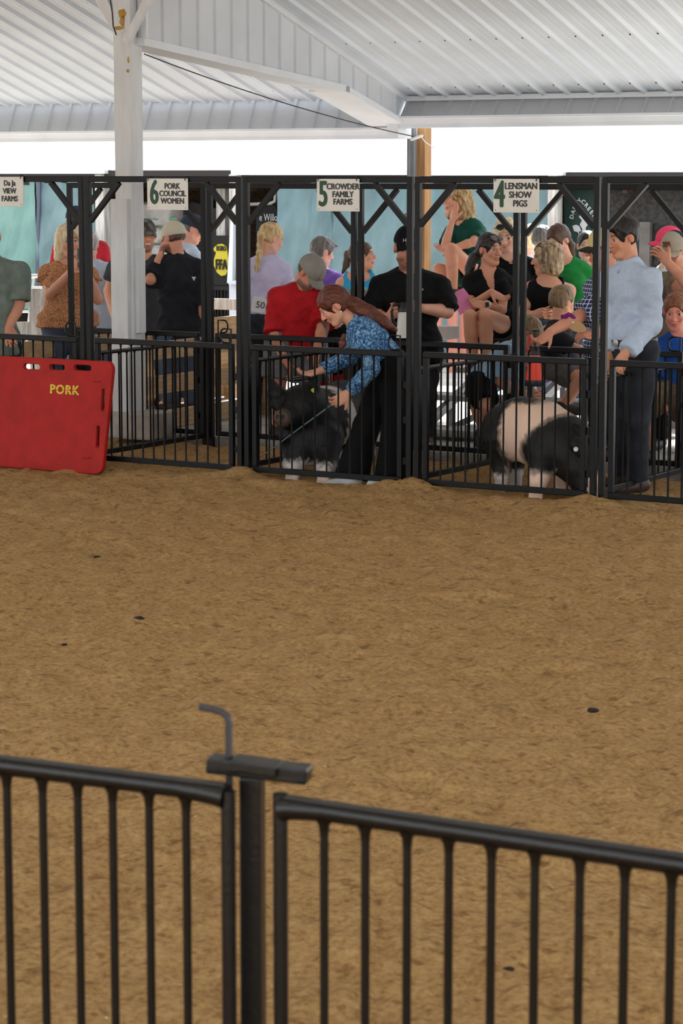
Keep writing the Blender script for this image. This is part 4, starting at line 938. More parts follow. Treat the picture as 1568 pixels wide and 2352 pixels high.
    for i in (0, 1):
        kn, an, toe = LEG[i]; B.cone(Hp[i], kn, 0.082 * k * g, 0.052 * k, k=0.006); m_ = kn + (an - kn) * 0.35; B.cone(kn, m_, 0.051 * k, 0.053 * k, k=0.004); B.cone(m_, an, 0.053 * k, 0.036 * k, k=0.004)
        B.cone(an - Z3 * 0.03 * k, toe, 0.036 * k, 0.028 * k, k=0.02)
    # head with face
    R_ = HR
    B.ell(HL(0, -0.012, 0.035), np.array([.074, .094, .082]) * k, R_, k=0.02); B.ell(HL(0, 0.022, -0.03), np.array([.060, .070, .082]) * k, R_, k=0.03)
    B.ell(HL(0, 0.066, -0.094), np.array([.026, .022, .02]) * k, R_, k=0.03)
    for s_ in (-1, 1):
        B.cone(HL(s_ * 0.05, 0.01, -0.06), HL(s_ * 0.022, 0.065, -0.092), 0.018 * k, 0.016 * k, k=0.02)
        B.ell(HL(s_ * 0.036, 0.072, -0.02), np.array([.022, .016, .022]) * k, R_, k=0.02)
        B.ell(HL(s_ * 0.034, 0.104, 0.012), np.array([.019, .016, .012]) * k, R_, k=0.012, op='s')
        B.ell(HL(s_ * 0.033, 0.075, 0.011), np.array([.0145, .0145, .0125]) * k, R_, k=0.003)
        B.ell(HL(s_ * 0.078, -0.008, 0.0), np.array([.010, .020, .032]) * k, R_, k=0.008)
    B.cone(HL(-0.03, 0.084, 0.032), HL(0.03, 0.084, 0.032), 0.010 * k, k=0.012)
    B.cone(HL(0, 0.09, 0.018), HL(0, 0.112, -0.022), 0.008 * k, 0.0125 * k, k=0.008)
    for s_ in (-1, 1): B.ell(HL(s_ * 0.012, 0.100, -0.025), 0.0085 * k, k=0.006)
    B.ell(HL(0, 0.092, -0.052), np.array([.024, .011, .0065]) * k, R_, k=0.004); B.ell(HL(0, 0.089, -0.066), np.array([.021, .011, .007]) * k, R_, k=0.004)
    sk = np.clip(lin(skin) * 1.12, 0, 1); brc = lin(brow if brow is not None else (90, 64, 46)); lip = sk * np.array([0.88, 0.62, 0.60]); bd = None if beard is None else lin(beard)
    def colf(V):
        q = ((V - hc) @ HR.T) / k; c = np.repeat(sk[None, :], len(V), 0) * (1 + 0.10 * snoise(V, 14, 3))[:, None]
        front = q[:, 1] > 0.045
        ck = np.exp(-(((np.abs(q[:, 0]) - 0.042) / 0.02) ** 2 + ((q[:, 2] + 0.02) / 0.02) ** 2)) * front; c = c * (1 - ck[:, None] * np.array([0.0, 0.16, 0.14]))
        if bd is not None:
            w = np.clip((-0.036 - q[:, 2]) / 0.02, 0, 1) * (q[:, 1] > -0.005) * (q[:, 2] > -0.13) * (np.abs(q[:, 0]) < 0.085); c = c * (1 - 0.75 * w[:, None]) + bd * 0.75 * w[:, None]
        lp = front & (np.abs(q[:, 2] + 0.059 - smile * np.abs(q[:, 0]) * 6) < 0.0115) & (np.abs(q[:, 0]) < 0.026); c[lp] = lip
        if smile: c[front & (np.abs(q[:, 2] + 0.059 - smile * np.abs(q[:, 0]) * 6) < 0.0045) & (np.abs(q[:, 0]) < 0.02)] = lin((232, 222, 212))
        bw = front & (np.abs(q[:, 2] - 0.036 + 0.1 * (np.abs(q[:, 0]) - 0.03)) < 0.0055) & (np.abs(q[:, 0]) > 0.012) & (np.abs(q[:, 0]) < 0.054); c[bw] = c[bw] * 0.35 + brc * 0.65
        for s_ in (-1, 1):
            ex = (q[:, 0] - s_ * 0.033) / 0.0155; ez = (q[:, 2] - 0.011) / 0.0075; e = front & (ex ** 2 + ez ** 2 < 1); c[e] = lin((214, 206, 200))
            ir = front & ((q[:, 0] - s_ * 0.033) ** 2 + (q[:, 2] - 0.0105) ** 2 < 0.0072 ** 2); c[ir] = lin((44, 34, 30))
            ls = front & (np.abs(ex) < 1.0) & (np.abs(ez - 1.05 + 0.5 * ex ** 2) < 0.33); c[ls] = c[ls] * 0.5 + lin((40, 28, 24)) * 0.5
        rd = np.exp(-(((np.abs(q[:, 0]) - 0.08) / 0.012) ** 2 + ((q[:, 1]) / 0.03) ** 2 + (q[:, 2] / 0.035) ** 2)); c = c * (1 - rd[:, None] * np.array([0.0, 0.22, 0.2]))
        return np.clip(c, 0, 1)
    hid = []
    # --- clothing
    made = {}
    if top:
        T_ = Field(cell * 1.2); off = top.get('loose', 0.014) * k; hem = top.get('hem', -0.12); kk = 0.05
        z0 = pv + up * hem * tl; cl = [(z0, -up)]
        for c, r, R in TOR: T_.ell(c, r + np.array([off, off, 0.0]), R, k=kk, clip=cl)
        fl = top.get('flare', 0.0)
        c0, r0, R0 = TOR[0]
        if hem < 0.02 or fl: 
            for tt in (0.1, -0.1, -0.28):
                if tt > hem - 0.2: T_.ell(c0 + up * tl * tt, np.array([r0[0] + off + fl * (0.35 - tt), r0[1] + off + fl * (0.3 - tt), tl * 0.17]), R0, k=kk, clip=cl)
        if sex == 'f':
            for s_ in (-1, 1): T_.ell(pv + up * tl * 0.66 + lat * s_ * 0.07 * k + fwt * 0.085 * k * g, np.array([0.062, 0.055, 0.06]) * k + off, np.array([lat, fwt, up]), k=0.05, clip=cl)
        sl = top.get('sleeve', 0.6)
        if sl > 0:
            for i in (0, 1):
                e, w, tip, opt = ARM[i]
                T_.cone(nb - up * 0.03 * k, S[i], 0.046 * k + off, 0.052 * k + off, k=0.04)
                if sl <= 1.0:
                    q = S[i] + (e - S[i]) * sl; dd = unit(e - S[i]); T_.cone(S[i], q + dd * 0.02, (0.056 * ag) * k + off * 1.1, (0.049 * ag) * k + off * (1.7 if sex == 'm' else 1.2), k=0.014, clip=[(q, dd)])
                else:
                    q = e + (w - e) * (sl - 1.0); dd = unit(w - e); T_.cone(S[i], e, (0.055 * ag) * k + off, 0.045 * k * ag + off, k=0.012); T_.cone(e, q, 0.044 * k * ag + off, 0.032 * k * ag + off, k=0.02, clip=[(q, dd)])
                    if top.get('cuff'): T_.cone(q - dd * 0.07 * k, q, 0.040 * k * ag + off, 0.041 * k * ag + off, k=0.004, clip=[(q, dd), (q - dd * 0.075 * k, -dd)])
        else:
            sx = top.get('strap', 0.09)
            for s_ in (-1, 1):
                a = pv + up * tl * 0.74 + latS * s_ * 0.085 * k + fwt * 0.09 * k; m_ = nb + latS * s_ * sx * k + up * 0.005 * k; b_ = pv + up * tl * 0.74 + latS * s_ * 0.085 * k - fwt * 0.075 * k
                T_.path([a, (a + m_) / 2 + fwt * 0.03 * k, m_, (b_ + m_) / 2 - fwt * 0.025 * k, b_], [0.035 * k, 0.03 * k, 0.026 * k, 0.03 * k, 0.035 * k], k=0.01)
            T_.ell(pv + up * tl * 0.97, np.array([0.10 * k, 0.2 * k, tl * 0.15]), np.array([latS, fwt, up]), k=0.01, op='s') if top.get('scoop', True) else None
        # neckline
        nr = top.get('neck', 0.062) * k; nd_ = unit(hc - nb)
        T_.cone(nb - up * 0.055 * k + fwt * 0.03 * k, nb + nd_ * 0.12 * k, nr, nr * 1.05, k=0.008, op='s')
        if top.get('vneck'):
            v = top['vneck']; T_.cone(nb + fwt * 0.10 * k + up * 0.03 * k, nb - up * v * k + fwt * 0.13 * k, 0.062 * k, 0.012 * k, k=0.004, op='s')
        if top.get('collar'):
            T_.cone(nb - up * 0.0 * k, nb + nd_ * 0.045 * k, nr + 0.016 * k, nr + 0.008 * k, k=0.012, clip=[(nb + nd_ * 0.05 * k, nd_)]); T_.cone(nb - up * 0.02 * k, nb + nd_ * 0.2 * k, nr * 0.98, nr * 0.98, k=0.003, op='s')
            for s_ in (-1, 1): T_.box(nb + fwt * 0.075 * k + latS * s_ * 0.042 * k - up * 0.02 * k, np.array([0.032, 0.008, 0.022]) * k, np.array([unit(latS - up * s_ * 0.5), unit(fwt + up * 0.5), unit(up + latS * s_ * 0.5)]), 0.006 * k, k=0.006)
        for fx in top.get('fx', []): fx(T_, dict(S=S, nb=nb, up=up, lat=latS, fw=fwt, ARM=ARM, k=k, pv=pv, tl=tl))
        made['top'] = soft_obj(top.get('name', 'shirt'), T_, top['mat'], root, wrinkle=top.get('wr', 0.006), wf=top.get('wf', 10)); hid.append((T_, 0.009))
    if bot:
        Q_ = Field(cell * 1.7); off = bot.get('loose', 0.012) * k; wz = pv + up * bot.get('rise', 0.16) * tl; c0, r0, R0 = TOR[0]; cl = [(wz, up)]
        Q_.ell(c0, r0 + off * 0.8, R0, k=0.05, clip=cl); c1, r1, R1 = TOR[1]; Q_.ell(c1, r1 + off * 0.6, R1, k=0.05, clip=cl)
        ln = bot.get('len', 2.0)
        for i in (0, 1):
            kn, an, toe = LEG[i]; fr_ = bot.get('flare', 0.0) * k
            if ln <= 1.0:
                q = Hp[i] + (kn - Hp[i]) * ln; dd = unit(kn - Hp[i]); Q_.cone(Hp[i], q + dd * 0.02, 0.092 * k * g + off, (0.092 * g + (0.062 - 0.092 * g) * ln) * k + off * 2.2, k=0.04, clip=[(q, dd)] + cl)
            else:
                q = kn + (an - kn) * (ln - 1.0); dd = unit(an - kn); Q_.cone(Hp[i], kn, 0.092 * k * g + off, 0.06 * k + off, k=0.04, clip=cl); Q_.cone(kn, q, 0.06 * k + off, 0.048 * k + off + fr_, k=0.03, clip=[(q, dd)])
        made['bot'] = soft_obj(bot.get('name', 'trousers'), Q_, bot['mat'], root, wrinkle=0.006, wf=9); hid.append((Q_, 0.012))
    if shoes:
        for i in (0, 1):
            kn, an, toe = LEG[i]; Sh = Field(cell * 1.6); d = unit((toe - an) * np.array([1, 1, 0]) + 1e-6); hz = an[2] - 0.075 * k
            c = np.array([an[0], an[1], hz]); 
            Sh.cone(c - d * 0.035 * k + Z3 * 0.05 * k, c + d * 0.14 * k * shoe_len + Z3 * 0.035 * k, 0.045 * k, 0.036 * k, k=0.02, clip=[(c + Z3 * 0.003, -Z3)]); Sh.cone(c + Z3 * 0.05 * k, c + Z3 * 0.10 * k, 0.042 * k, 0.044 * k, k=0.02, clip=[(c + Z3 * 0.11 * k, Z3)])
            soft_obj('shoe', Sh, shoes, root)
    if hair:
        hf = Field(cell * 1.05); st = hair.get('style', 'short'); vol = hair.get('vol', 0.012)
        hf.ell(HL(0, -0.014, 0.038), np.array([.074 + vol, .095 + vol, .083 + vol]) * k, R_, k=0.01)
        if st != 'short': hf.ell(HL(0, -0.03, 0.0), np.array([.078 + vol * .6, .080 + vol, .09]) * k, R_, k=0.02)
        else: hf.ell(HL(0, -0.035, -0.005), np.array([.075 + vol * .3, .068 + vol * .5, .07]) * k, R_, k=0.02)
        for a in hair.get('add', []):      # ('e', centre, radii) or ('c', p, q, r1, r2) in head units
            if a[0] == 'e': hf.ell(HL(*a[1]), np.array(a[2]) * k, R_, k=a[3] if len(a) > 3 else 0.02)
            else: hf.cone(HL(*a[1]), HL(*a[2]), a[3] * k, a[4] * k, k=0.015)
        fo = hair.get('face', (0.0, 0.10, -0.042, .064, .085, .108)); hf.ell(HL(*fo[:3]), np.array(fo[3:]) * k, R_, k=0.008, op='s')
        if hair.get('ear', True):
            for s_ in (-1, 1): hf.ell(HL(s_ * 0.085, 0.012, -0.018), np.array([.03, .035, .045]) * k, R_, k=0.006, op='s')
        if hair.get('nape') is not None: hf.ops = [(o[0], o[1], o[2], o[3], (o[4] or []) + [(HL(0, 0, hair['nape']), -unit(u2 + f2 * 0.25))], o[5], o[6]) if o[3] == 'u' else o for o in hf.ops]
        for tub in hair.get('tubes', []):
            pts = [P(q[:3]) for q in tub]; hf.path(pts, [q[3] for q in tub], k=0.015)
        soft_obj('hair', hf, hair['mat'], root, wrinkle=hair.get('wr', 0.004), wf=hair.get('wf', 30))
    if cap:
        cf = Field(cell * 0.9); tl_ = cap.get('tilt', 0.0); tu = unit(u2 + f2 * tl_); cz = cap.get('z', 0.030); by = cap.get('by', 1)
        cf.ell(HL(0, -0.012, 0.036), np.array([.074 + .014, .095 + .014, .085 + cap.get('h', .014)]) * k, R_, k=0.01, clip=[(HL(0, 0, cz), -tu)])
        co = soft_obj('cap', cf, cap['mat'], root, label=cap.get('label'))
        if cap.get('panel'):
            pf = Field(cell * 0.9); pf.ell(HL(0, -0.012, 0.036), np.array([.074 + .0155, .095 + .0165, .085 + cap.get('h', .014) + .002]) * k, R_, k=0.01, clip=[(HL(0, 0, cz + .001), -tu), (HL(0, cap.get('py', 0.02), 0), -f2)]); soft_obj('front_panel', pf, cap['panel'], co)
        bf_ = Field(cell * 0.9); fd = f2 * by
        nseg = 15
        for j in range(nseg):
            a = (j / (nseg - 1) - 0.5) * 2; base = HL(a * 0.066, by * 0.082 * math.sqrt(max(0, 1 - (a * 0.75) ** 2)) - (0.0 if by > 0 else 0.012), cz + 0.004 - 0.012 * a * a); Ln = 0.072 * math.sqrt(max(0.05, 1 - (a * 0.9) ** 2)) * cap.get('len', 1.0)
            bf_.cone(base, base + (fd * Ln - u2 * (0.012 + 0.016 * a * a + cap.get('droop', 0.0))) * k, 0.0085 * k, 0.0065 * k, k=0.01)
        soft_obj('brim', bf_, cap.get('brim', cap['mat']), co)
    made['body'] = soft_obj('body', B, M_SKIN, root, col=colf, hide=hid if hid else None)
    made.update(root=root, HL=HL, HR=HR, S=S, ARM=ARM, LEG=LEG, P=P, nb=nb, pv=pv, up=up, fw=fwt, lat=latS, k=k, TOR=TOR)
    return made
# ================================================================== CLOTH AND HAIR MATERIALS
def cloth(name, c, rough=0.85, var=0.18, scale=14, bump=0.15, bscale=300, c2=None, stretch=None): return mat(name, c, rough=rough, var=var, scale=scale, bump=bump, bscale=bscale, c2=c2, stretch=stretch, spec=0.2)
def hairm(name, c, c2): return mat(name, c, rough=0.45, c2=c2, scale=45, bump=0.5, bscale=70, stretch=(1, 1, 0.15), detail=2)
def pattern_mat(name, kind, ca, cb, cc=None, scale=60):
    m = bpy.data.materials.new(name); m.use_nodes = True; nt = m.node_tree; L = nt.links.new; b = nt.nodes['Principled BSDF']; b.inputs['Roughness'].default_value = 0.85; b.inputs['Specular IOR Level'].default_value = 0.2
    tc = nd(nt, 'ShaderNodeTexCoord'); P = tc.outputs['Object']
    def ramp(src, stops, interp='LINEAR'):
        r = nd(nt, 'ShaderNodeValToRGB'); r.color_ramp.interpolation = interp; e = r.color_ramp.elements
        while len(e) < len(stops): e.new(0.5)
        for i, (p, c) in enumerate(stops): e[i].position = p; e[i].color = rgb(c)
        L(src, r.inputs[0]); return r.outputs[0]
    if kind == 'spots':
        v = nd(nt, 'ShaderNodeTexVoronoi'); v.inputs['Scale'].default_value = scale; L(P, v.inputs['Vector']); L(ramp(v.outputs['Distance'], [(0.30, cb), (0.40, ca)]), b.inputs['Base Color'])
    elif kind == 'floral':
        n = nd(nt, 'ShaderNodeTexNoise'); n.inputs['Scale'].default_value = scale * 0.5; n.inputs['Detail'].default_value = 5; n.inputs['Distortion'].default_value = 2.5; L(P, n.inputs['Vector'])
        v = nd(nt, 'ShaderNodeTexVoronoi'); v.inputs['Scale'].default_value = scale * 0.45; L(P, v.inputs['Vector'])
        x = nd(nt, 'ShaderNodeMix', data_type='RGBA'); L(ramp(v.outputs['Distance'], [(0.06, (255, 255, 255)), (0.14, (0, 0, 0))]), x.inputs[0])
        L(ramp(n.outputs[0], [(0.36, cb), (0.5, ca), (0.60, cc)]), x.inputs[6]); x.inputs[7].default_value = rgb((206, 216, 226)); L(x.outputs[2], b.inputs['Base Color'])
    elif kind == 'plaid':
        sp = nd(nt, 'ShaderNodeSeparateXYZ'); 
        mp = nd(nt, 'ShaderNodeMapping'); mp.inputs['Rotation'].default_value = (0, 0, ANG); L(P, mp.inputs[0]); L(mp.outputs[0], sp.inputs[0])
        def stripe(sock, period, duty, ph=0.0):
            a = nd(nt, 'ShaderNodeMath', operation='MULTIPLY_ADD'); L(sock, a.inputs[0]); a.inputs[1].default_value = 1 / period; a.inputs[2].default_value = 50 + ph
            f = nd(nt, 'ShaderNodeMath', operation='FRACT'); L(a.outputs[0], f.inputs[0]); l = nd(nt, 'ShaderNodeMath', operation='LESS_THAN'); L(f.outputs[0], l.inputs[0]); l.inputs[1].default_value = duty; return l.outputs[0]
        def mixc(fac, a, c, amt=1.0):
            x = nd(nt, 'ShaderNodeMix', data_type='RGBA'); 
            mm = nd(nt, 'ShaderNodeMath', operation='MULTIPLY'); L(fac, mm.inputs[0]); mm.inputs[1].default_value = amt; L(mm.outputs[0], x.inputs[0]); L(a, x.inputs[6]); x.inputs[7].default_value = rgb(c); return x.outputs[2]
        base = nd(nt, 'ShaderNodeRGB'); base.outputs[0].default_value = rgb(ca); c = base.outputs[0]
        for ax in ('X', 'Z', 'Y'):
            if ax == 'Y': continue
            c = mixc(stripe(sp.outputs[ax], scale, 0.45), c, cb, 0.55)
        for ax in ('X', 'Z'): c = mixc(stripe(sp.outputs[ax], scale, 0.18, 0.27), c, cc, 0.85)
        L(c, b.inputs['Base Color'])
    elif kind == 'dots':
        v = nd(nt, 'ShaderNodeTexVoronoi'); v.inputs['Scale'].default_value = scale; L(P, v.inputs['Vector']); L(ramp(v.outputs['Distance'], [(0.2, cb), (0.3, ca)]), b.inputs['Base Color'])
    MATS[name] = m; return m
C_BLK = cloth('black_cotton', (12, 12, 13)); C_BLK2 = cloth('black_dress_shirt', (36, 38, 44)); C_JEAN = cloth('blue_denim', (66, 76, 96), c2=(84, 94, 114), scale=6)
C_DJEAN = cloth('dark_denim', (34, 37, 44), c2=(52, 56, 64), scale=7); C_GREYT = cloth('charcoal_cotton', (66, 67, 70)); C_RED = cloth('red_cotton', (178, 26, 34)); C_LAV = cloth('lavender_cotton', (202, 196, 226), var=0.08)
C_TURQ = cloth('turquoise_knit', (62, 168, 214), var=0.08); C_LBLUE = cloth('pale_blue_chambray', (190, 206, 228), c2=(182, 198, 220), scale=40); C_LTEE = cloth('pale_blue_cotton', (196, 212, 230), var=0.08); C_WHT = cloth('white_cotton', (226, 228, 232), var=0.05)
C_GRN = cloth('bright_green_cotton', (34, 134, 62)); C_DGRN = cloth('dark_green_cotton', (20, 78, 66)); C_SAGE = cloth('sage_cotton', (118, 130, 122)); C_TAN = cloth('tan_cotton', (128, 114, 96)); C_BLUE = cloth('royal_blue_cotton', (30, 78, 156)); C_PURP = cloth('purple_cotton', (128, 96, 186))
C_GSH = cloth('grey_shorts_cloth', (112, 112, 114)); C_GSH2 = cloth('grey_plaid_shorts', (96, 94, 92), scale=30); C_KHA = cloth('khaki_cloth', (120, 104, 82)); C_REDS = cloth('red_shorts_cloth', (186, 24, 44)); C_BLT = cloth('light_blue_tee', (150, 182, 208), var=0.1)
C_LEO = pattern_mat('leopard_print', 'spots', (196, 138, 98), (50, 34, 28), scale=100); C_FLO = pattern_mat('blue_paisley', 'floral', (58, 106, 154), (34, 66, 112), (136, 176, 204), scale=58); C_PLD = pattern_mat('navy_plaid', 'plaid', (52, 72, 124), (26, 34, 66), (214, 214, 222), scale=0.027)
H_BLN = hairm('blonde_hair', (226, 198, 146), (176, 138, 86)); H_PLAT = hairm('pale_blonde_hair', (238, 222, 186), (196, 168, 118)); H_BRN = hairm('brown_hair', (98, 70, 48), (62, 42, 30)); H_DRK = hairm('dark_hair', (40, 30, 28), (22, 17, 17)); H_RED = mat('auburn_hair', (112, 50, 24), rough=0.4, c2=(72, 31, 17), scale=55, bump=0.4, bscale=90, stretch=(0.35, 1, 1), detail=2); H_GRY = hairm('grey_hair', (128, 122, 118), (84, 80, 78)); H_CURL = hairm('golden_curls', (206, 176, 122), (128, 96, 58)); H_STRK = hairm('streaked_blonde_hair', (196, 170, 130), (104, 80, 60)); H_GING = hairm('ginger_hair', (150, 92, 56), (112, 66, 40)); H_SAND = hairm('sandy_hair', (150, 122, 84), (98, 76, 52))
K_TAN = cloth('tan_cap_cloth', (206, 198, 176), var=0.06); K_GRY = cloth('grey_cap_cloth', (142, 138, 130), var=0.12); K_BLK = cloth('black_cap_cloth', (16, 16, 18)); K_NVY = cloth('navy_cap_cloth', (52, 60, 78)); K_PNK = cloth('pink_cap_cloth', (238, 78, 110), var=0.05); K_CAMO = cloth('camo_cap_cloth', (120, 118, 110), c2=(60, 58, 54), scale=30); K_KHK = cloth('khaki_cap_cloth', (176, 168, 150), var=0.1)
B_BRN = mat('brown_leather', (62, 44, 36), rough=0.5, var=0.2); B_WHT = mat('white_sneaker', (226, 228, 228), rough=0.5); B_DRK = mat('dark_sneaker', (50, 46, 44), rough=0.6)
M_GLS = mat('dark_sunglasses', (16, 16, 18), rough=0.15)

# ================================================================== BLEACHERS
bl = thing('bleachers', at(1180, 930, 18.6) * np.array([1, 1, 0]) + Z3 * 0.05, 'silver aluminium bleachers behind the sign 4 pen', 'bleachers')
BPL = [(17.45, 0.13, 0.28), (18.0, 0.33, 0.26), (18.55, 0.50, 0.26), (19.15, 0.69, 0.28), (20.0, 0.97, 0.28)]
def bl_pt(px, D, z): p = at(px, 900, D); t = np.dot(p - fr(0, 0), E3); return p * np.array([1, 1, 0]) + Z3 * z
tA, tB = float(np.dot(bl_pt(985, 18.2, 0) - F0, E3)), float(np.dot(bl_pt(1375, 17.8, 0) - F0, E3)) + 0.5
bu = [float(np.dot(bl_pt(1100, D_, 0) - F0, R3)) for D_, z, w in BPL]
for (D_, z, w), u_ in zip(BPL, bu):
    MB().box(fr((tA + tB) / 2, u_, z - 0.02), E3 * (tB - tA) / 2, R3 * w / 2, Z3 * 0.022).build('seat_plank', M_ALU, bl, bevel=0.006)
for t in (tA + 0.18, (tA + tB) / 2, tB - 0.2):
    MB().bar(fr(t, bu[0], 0.09), fr(t, bu[4], 0.93), 0.05, 0.06).build('stringer', M_ALU, bl)
    for u_, (D_, z, w) in zip(bu[1:], BPL[1:]): MB().bar(fr(t, u_, 0.05), fr(t, u_, z - 0.04), 0.045, 0.045, up=R3).build('upright', M_ALU, bl)
MB().bar(fr(tA + 0.18, bu[1], 0.07), fr((tA + tB) / 2, bu[1], 0.40), 0.03, 0.045).build('cross_brace', M_ALU, bl)
bx = thing('cardboard_box', at(1024, 779, 19.0), 'small pale cardboard box on the bleacher seat', 'box')
MB().box(at(1022, 764, 19.05), E3 * 0.075, R3 * 0.09, Z3 * 0.05).build('carton', mat('pale_cardboard', (206, 200, 198), rough=0.7), bx, bevel=0.003)
MB().bar(at(1022, 764, 19.05) - E3 * 0.075 + Z3 * 0.051 , at(1022, 764, 19.05) + E3 * 0.075 + Z3 * 0.051, 0.18, 0.003).build('flap', mat('pale_cardboard', 0), bx)
tag(MB().box(at(1002, 770, 19.1), E3 * 0.05, R3 * 0.07, Z3 * 0.006).build('paper_stack', M_WHITE), 'white papers lying on the bleacher beside the box', 'papers')

# ================================================================== PEOPLE
def ruffle(pts_r): 
    def fx(Fd, c):
        for i in (0, 1):
            e = c['ARM'][i][0]; S_ = c['S'][i]; d = unit(e - S_); k = c['k']
            for j in range(10):
                a = 2 * math.pi * j / 10; x = unit(np.cross(d, c['up'] + 0.01)); y = np.cross(d, x); q = S_ + d * 0.03 * k + (x * math.cos(a) + y * math.sin(a)) * (0.065 if j % 2 else 0.085) * k
                Fd.cone(S_ - d * 0.02 * k, q + d * 0.03 * k, 0.03 * k, 0.010 * k, k=0.015)
    return fx
PEO = {}
# --- girl in blue, leaning over the pig
PEO['girl'] = person('girl in blue paisley shirt and black trousers leaning over the black pig', 15.55, 1.0, (768, 702), (822, 742), (893, 838), yaw=-80, hp=(38, 0), tyaw=-82, sex='f', cell=0.006, g=0.95, shw=0.155,
    arms={'N': ((852, 850, -0.18), (800, 903, -0.12), (764, 930, -0.10), dict(n=(0.2, 0.9, -0.3), curl=40, thumb=-1)), 'F': ((800, 822, 0.16), (735, 852, 0.10), (676, 868, 0.08), dict(n=(0.2, 0.3, -1), curl=26, thumb=1))},
    legs={'N': ((908, 970, -0.16), (900, 1098, -0.18), (862, 1118, -0.22)), 'F': ((842, 975, -0.02), (806, 1098, -0.10), (757, 1112, -0.14))},
    top=dict(mat=C_FLO, sleeve=1.93, hem=0.02, loose=0.016, neck=0.058, collar=True, wr=0.009), bot=dict(mat=C_BLK, len=1.97, loose=0.02, flare=0.045, rise=0.14), shoes=B_WHT, floor=-0.02,
    hair=dict(mat=H_RED, style='long', vol=0.012, nape=-0.06, face=(0, 0.105, -0.038, .07, .07, .10), tubes=[[(790, 684, 0, .032), (815, 700, -0.02, .045), (850, 718, -0.04, .042), (880, 738, -0.04, .034), (908, 758, -0.03, .012)], [(795, 690, 0, .03), (830, 716, -0.05, .03), (862, 733, -0.06, .026), (892, 752, -0.05, .01)], [(790, 770, -.1, .012), (786, 790, -.12, .02), (782, 806, -.13, .008)]], wr=0.005), skin=(212, 156, 130), brow=(110, 60, 36))
# --- boy in pale blue in the rightmost pen
PEO['boy'] = person('dark-haired boy in a pale blue button shirt and jeans in the rightmost pen', 14.85, 1.02, (1430, 546), (1446, 612), (1454, 800), yaw=-62, hp=(16, 0), tyaw=-58, cell=0.006, g=0.98, shw=0.185,
    arms={'N': ((1493, 742, -0.12), (1435, 812, -0.26), (1412, 850, -0.30), dict(n=(-0.3, 0.8, 0.2), curl=30)), 'F': ((1408, 735, 0.1), (1400, 815, 0.02), (1396, 850, -0.02))},
    legs={'N': ((1462, 960, -0.04), (1466, 1105, 0.0), (1430, 1122, -0.05)), 'F': ((1438, 955, 0.12), (1428, 1092, 0.16), (1395, 1105, 0.1))},
    top=dict(mat=C_LBLUE, sleeve=1.92, hem=0.02, loose=0.021, neck=0.058, collar=True, cuff=True, wr=0.011, wf=9), bot=dict(mat=C_DJEAN, len=1.98, loose=0.016, rise=0.12), shoes=B_BRN, floor=-0.02,
    hair=dict(mat=H_DRK, vol=0.014, nape=-0.045, add=[('e', (0, 0.06, 0.085), (.06, .05, .035))]), skin=(206, 148, 118), brow=(40, 28, 24))
p = PEO['boy']
# --- old man in plaid with the red and cream cap
PEO['plaid'] = person('older man in navy plaid shirt and red and cream cap holding an orange jug', 16.35, 1.055, (1385, 572), (1402, 634), (1400, 812), yaw=-84, hp=(8, 0), tyaw=-66, g=1.1, cell=0.0065, shw=0.19,
    arms={'N': ((1327, 728, -0.32), (1264, 762, -0.44), (1236, 788, -0.46), dict(n=(0.4, 0.6, -0.6), curl=42)), 'F': ((1400, 745, -0.30), (1370, 770, -0.34), (1326, 764, -0.36), dict(n=(0, -0.6, 0.8), curl=38))},
    top=dict(mat=C_PLD, sleeve=0.92, hem=-0.03, loose=0.022, neck=0.062, collar=True, wr=0.009), bot=dict(mat=C_DJEAN), hair=dict(mat=H_GRY, vol=0.006, nape=-0.03),
    cap=dict(mat=cloth('red_cap_cloth', (164, 36, 46)), brim=cloth('dark_brim_cloth', (58, 54, 50)), z=0.022, h=0.02, len=1.05, panel=cloth('cream_cap_cloth', (226, 206, 140)), py=0.0), skin=(206, 142, 116), shoes=B_BRN, brow=(150, 140, 130))
# --- boy bending behind the belted pig
PEO['bent'] = person('boy in light blue tee and black shorts bent over behind the belted pig', 16.75, 0.92, (1212, 766), (1186, 800), (1108, 880), yaw=72, hp=(38, 0), tyaw=78, cell=0.008, g=0.95,
    arms={'N': ((1152, 880, -0.12), (1196, 908, -0.14), (1232, 912, -0.15)), 'F': ((1165, 885, 0.1), (1205, 905, 0.05), (1235, 905, 0.05))},
    legs={'N': ((1118, 935, -0.20), (1112, 1010, -0.06)), 'F': ((1092, 925, 0.10), (1112, 990, 0.14))}, top=dict(mat=C_BLT, sleeve=0.75, hem=-0.02, loose=0.02, wr=0.008), bot=dict(mat=C_BLK, len=0.8, loose=0.02), hair=dict(mat=H_SAND, vol=0.014, nape=-0.05), shoes=B_DRK, skin=(206, 146, 118))
# --- boy in dark tee sitting on the bleachers
PEO['sit'] = person('fair-haired boy in a dark tee and grey shorts sitting on the bleachers', 17.4, 0.9, (1290, 694), (1283, 742), (1272, 838), yaw=125, hp=(8, 0), tyaw=70, cell=0.008, g=0.9,
    arms={'N': ((1316, 800, -0.15), (1362, 814, -0.25), (1385, 818, -0.28)), 'F': ((1300, 795, 0.1), (1345, 808, 0.05), (1370, 812, 0.0))},
    legs={'N': ((1334, 868, -0.34), (1292, 932, -0.30)), 'F': ((1330, 866, -0.1), (1300, 930, -0.05))}, top=dict(mat=cloth('black_tee', (32, 33, 36)), sleeve=0.85, hem=-0.1, loose=0.02), bot=dict(mat=C_GSH2, len=0.82, loose=0.022), hair=dict(mat=H_SAND, vol=0.016, nape=-0.06, add=[('e', (0, 0.02, 0.11), (.05, .05, .03))]), shoes=B_DRK, skin=(210, 152, 122))
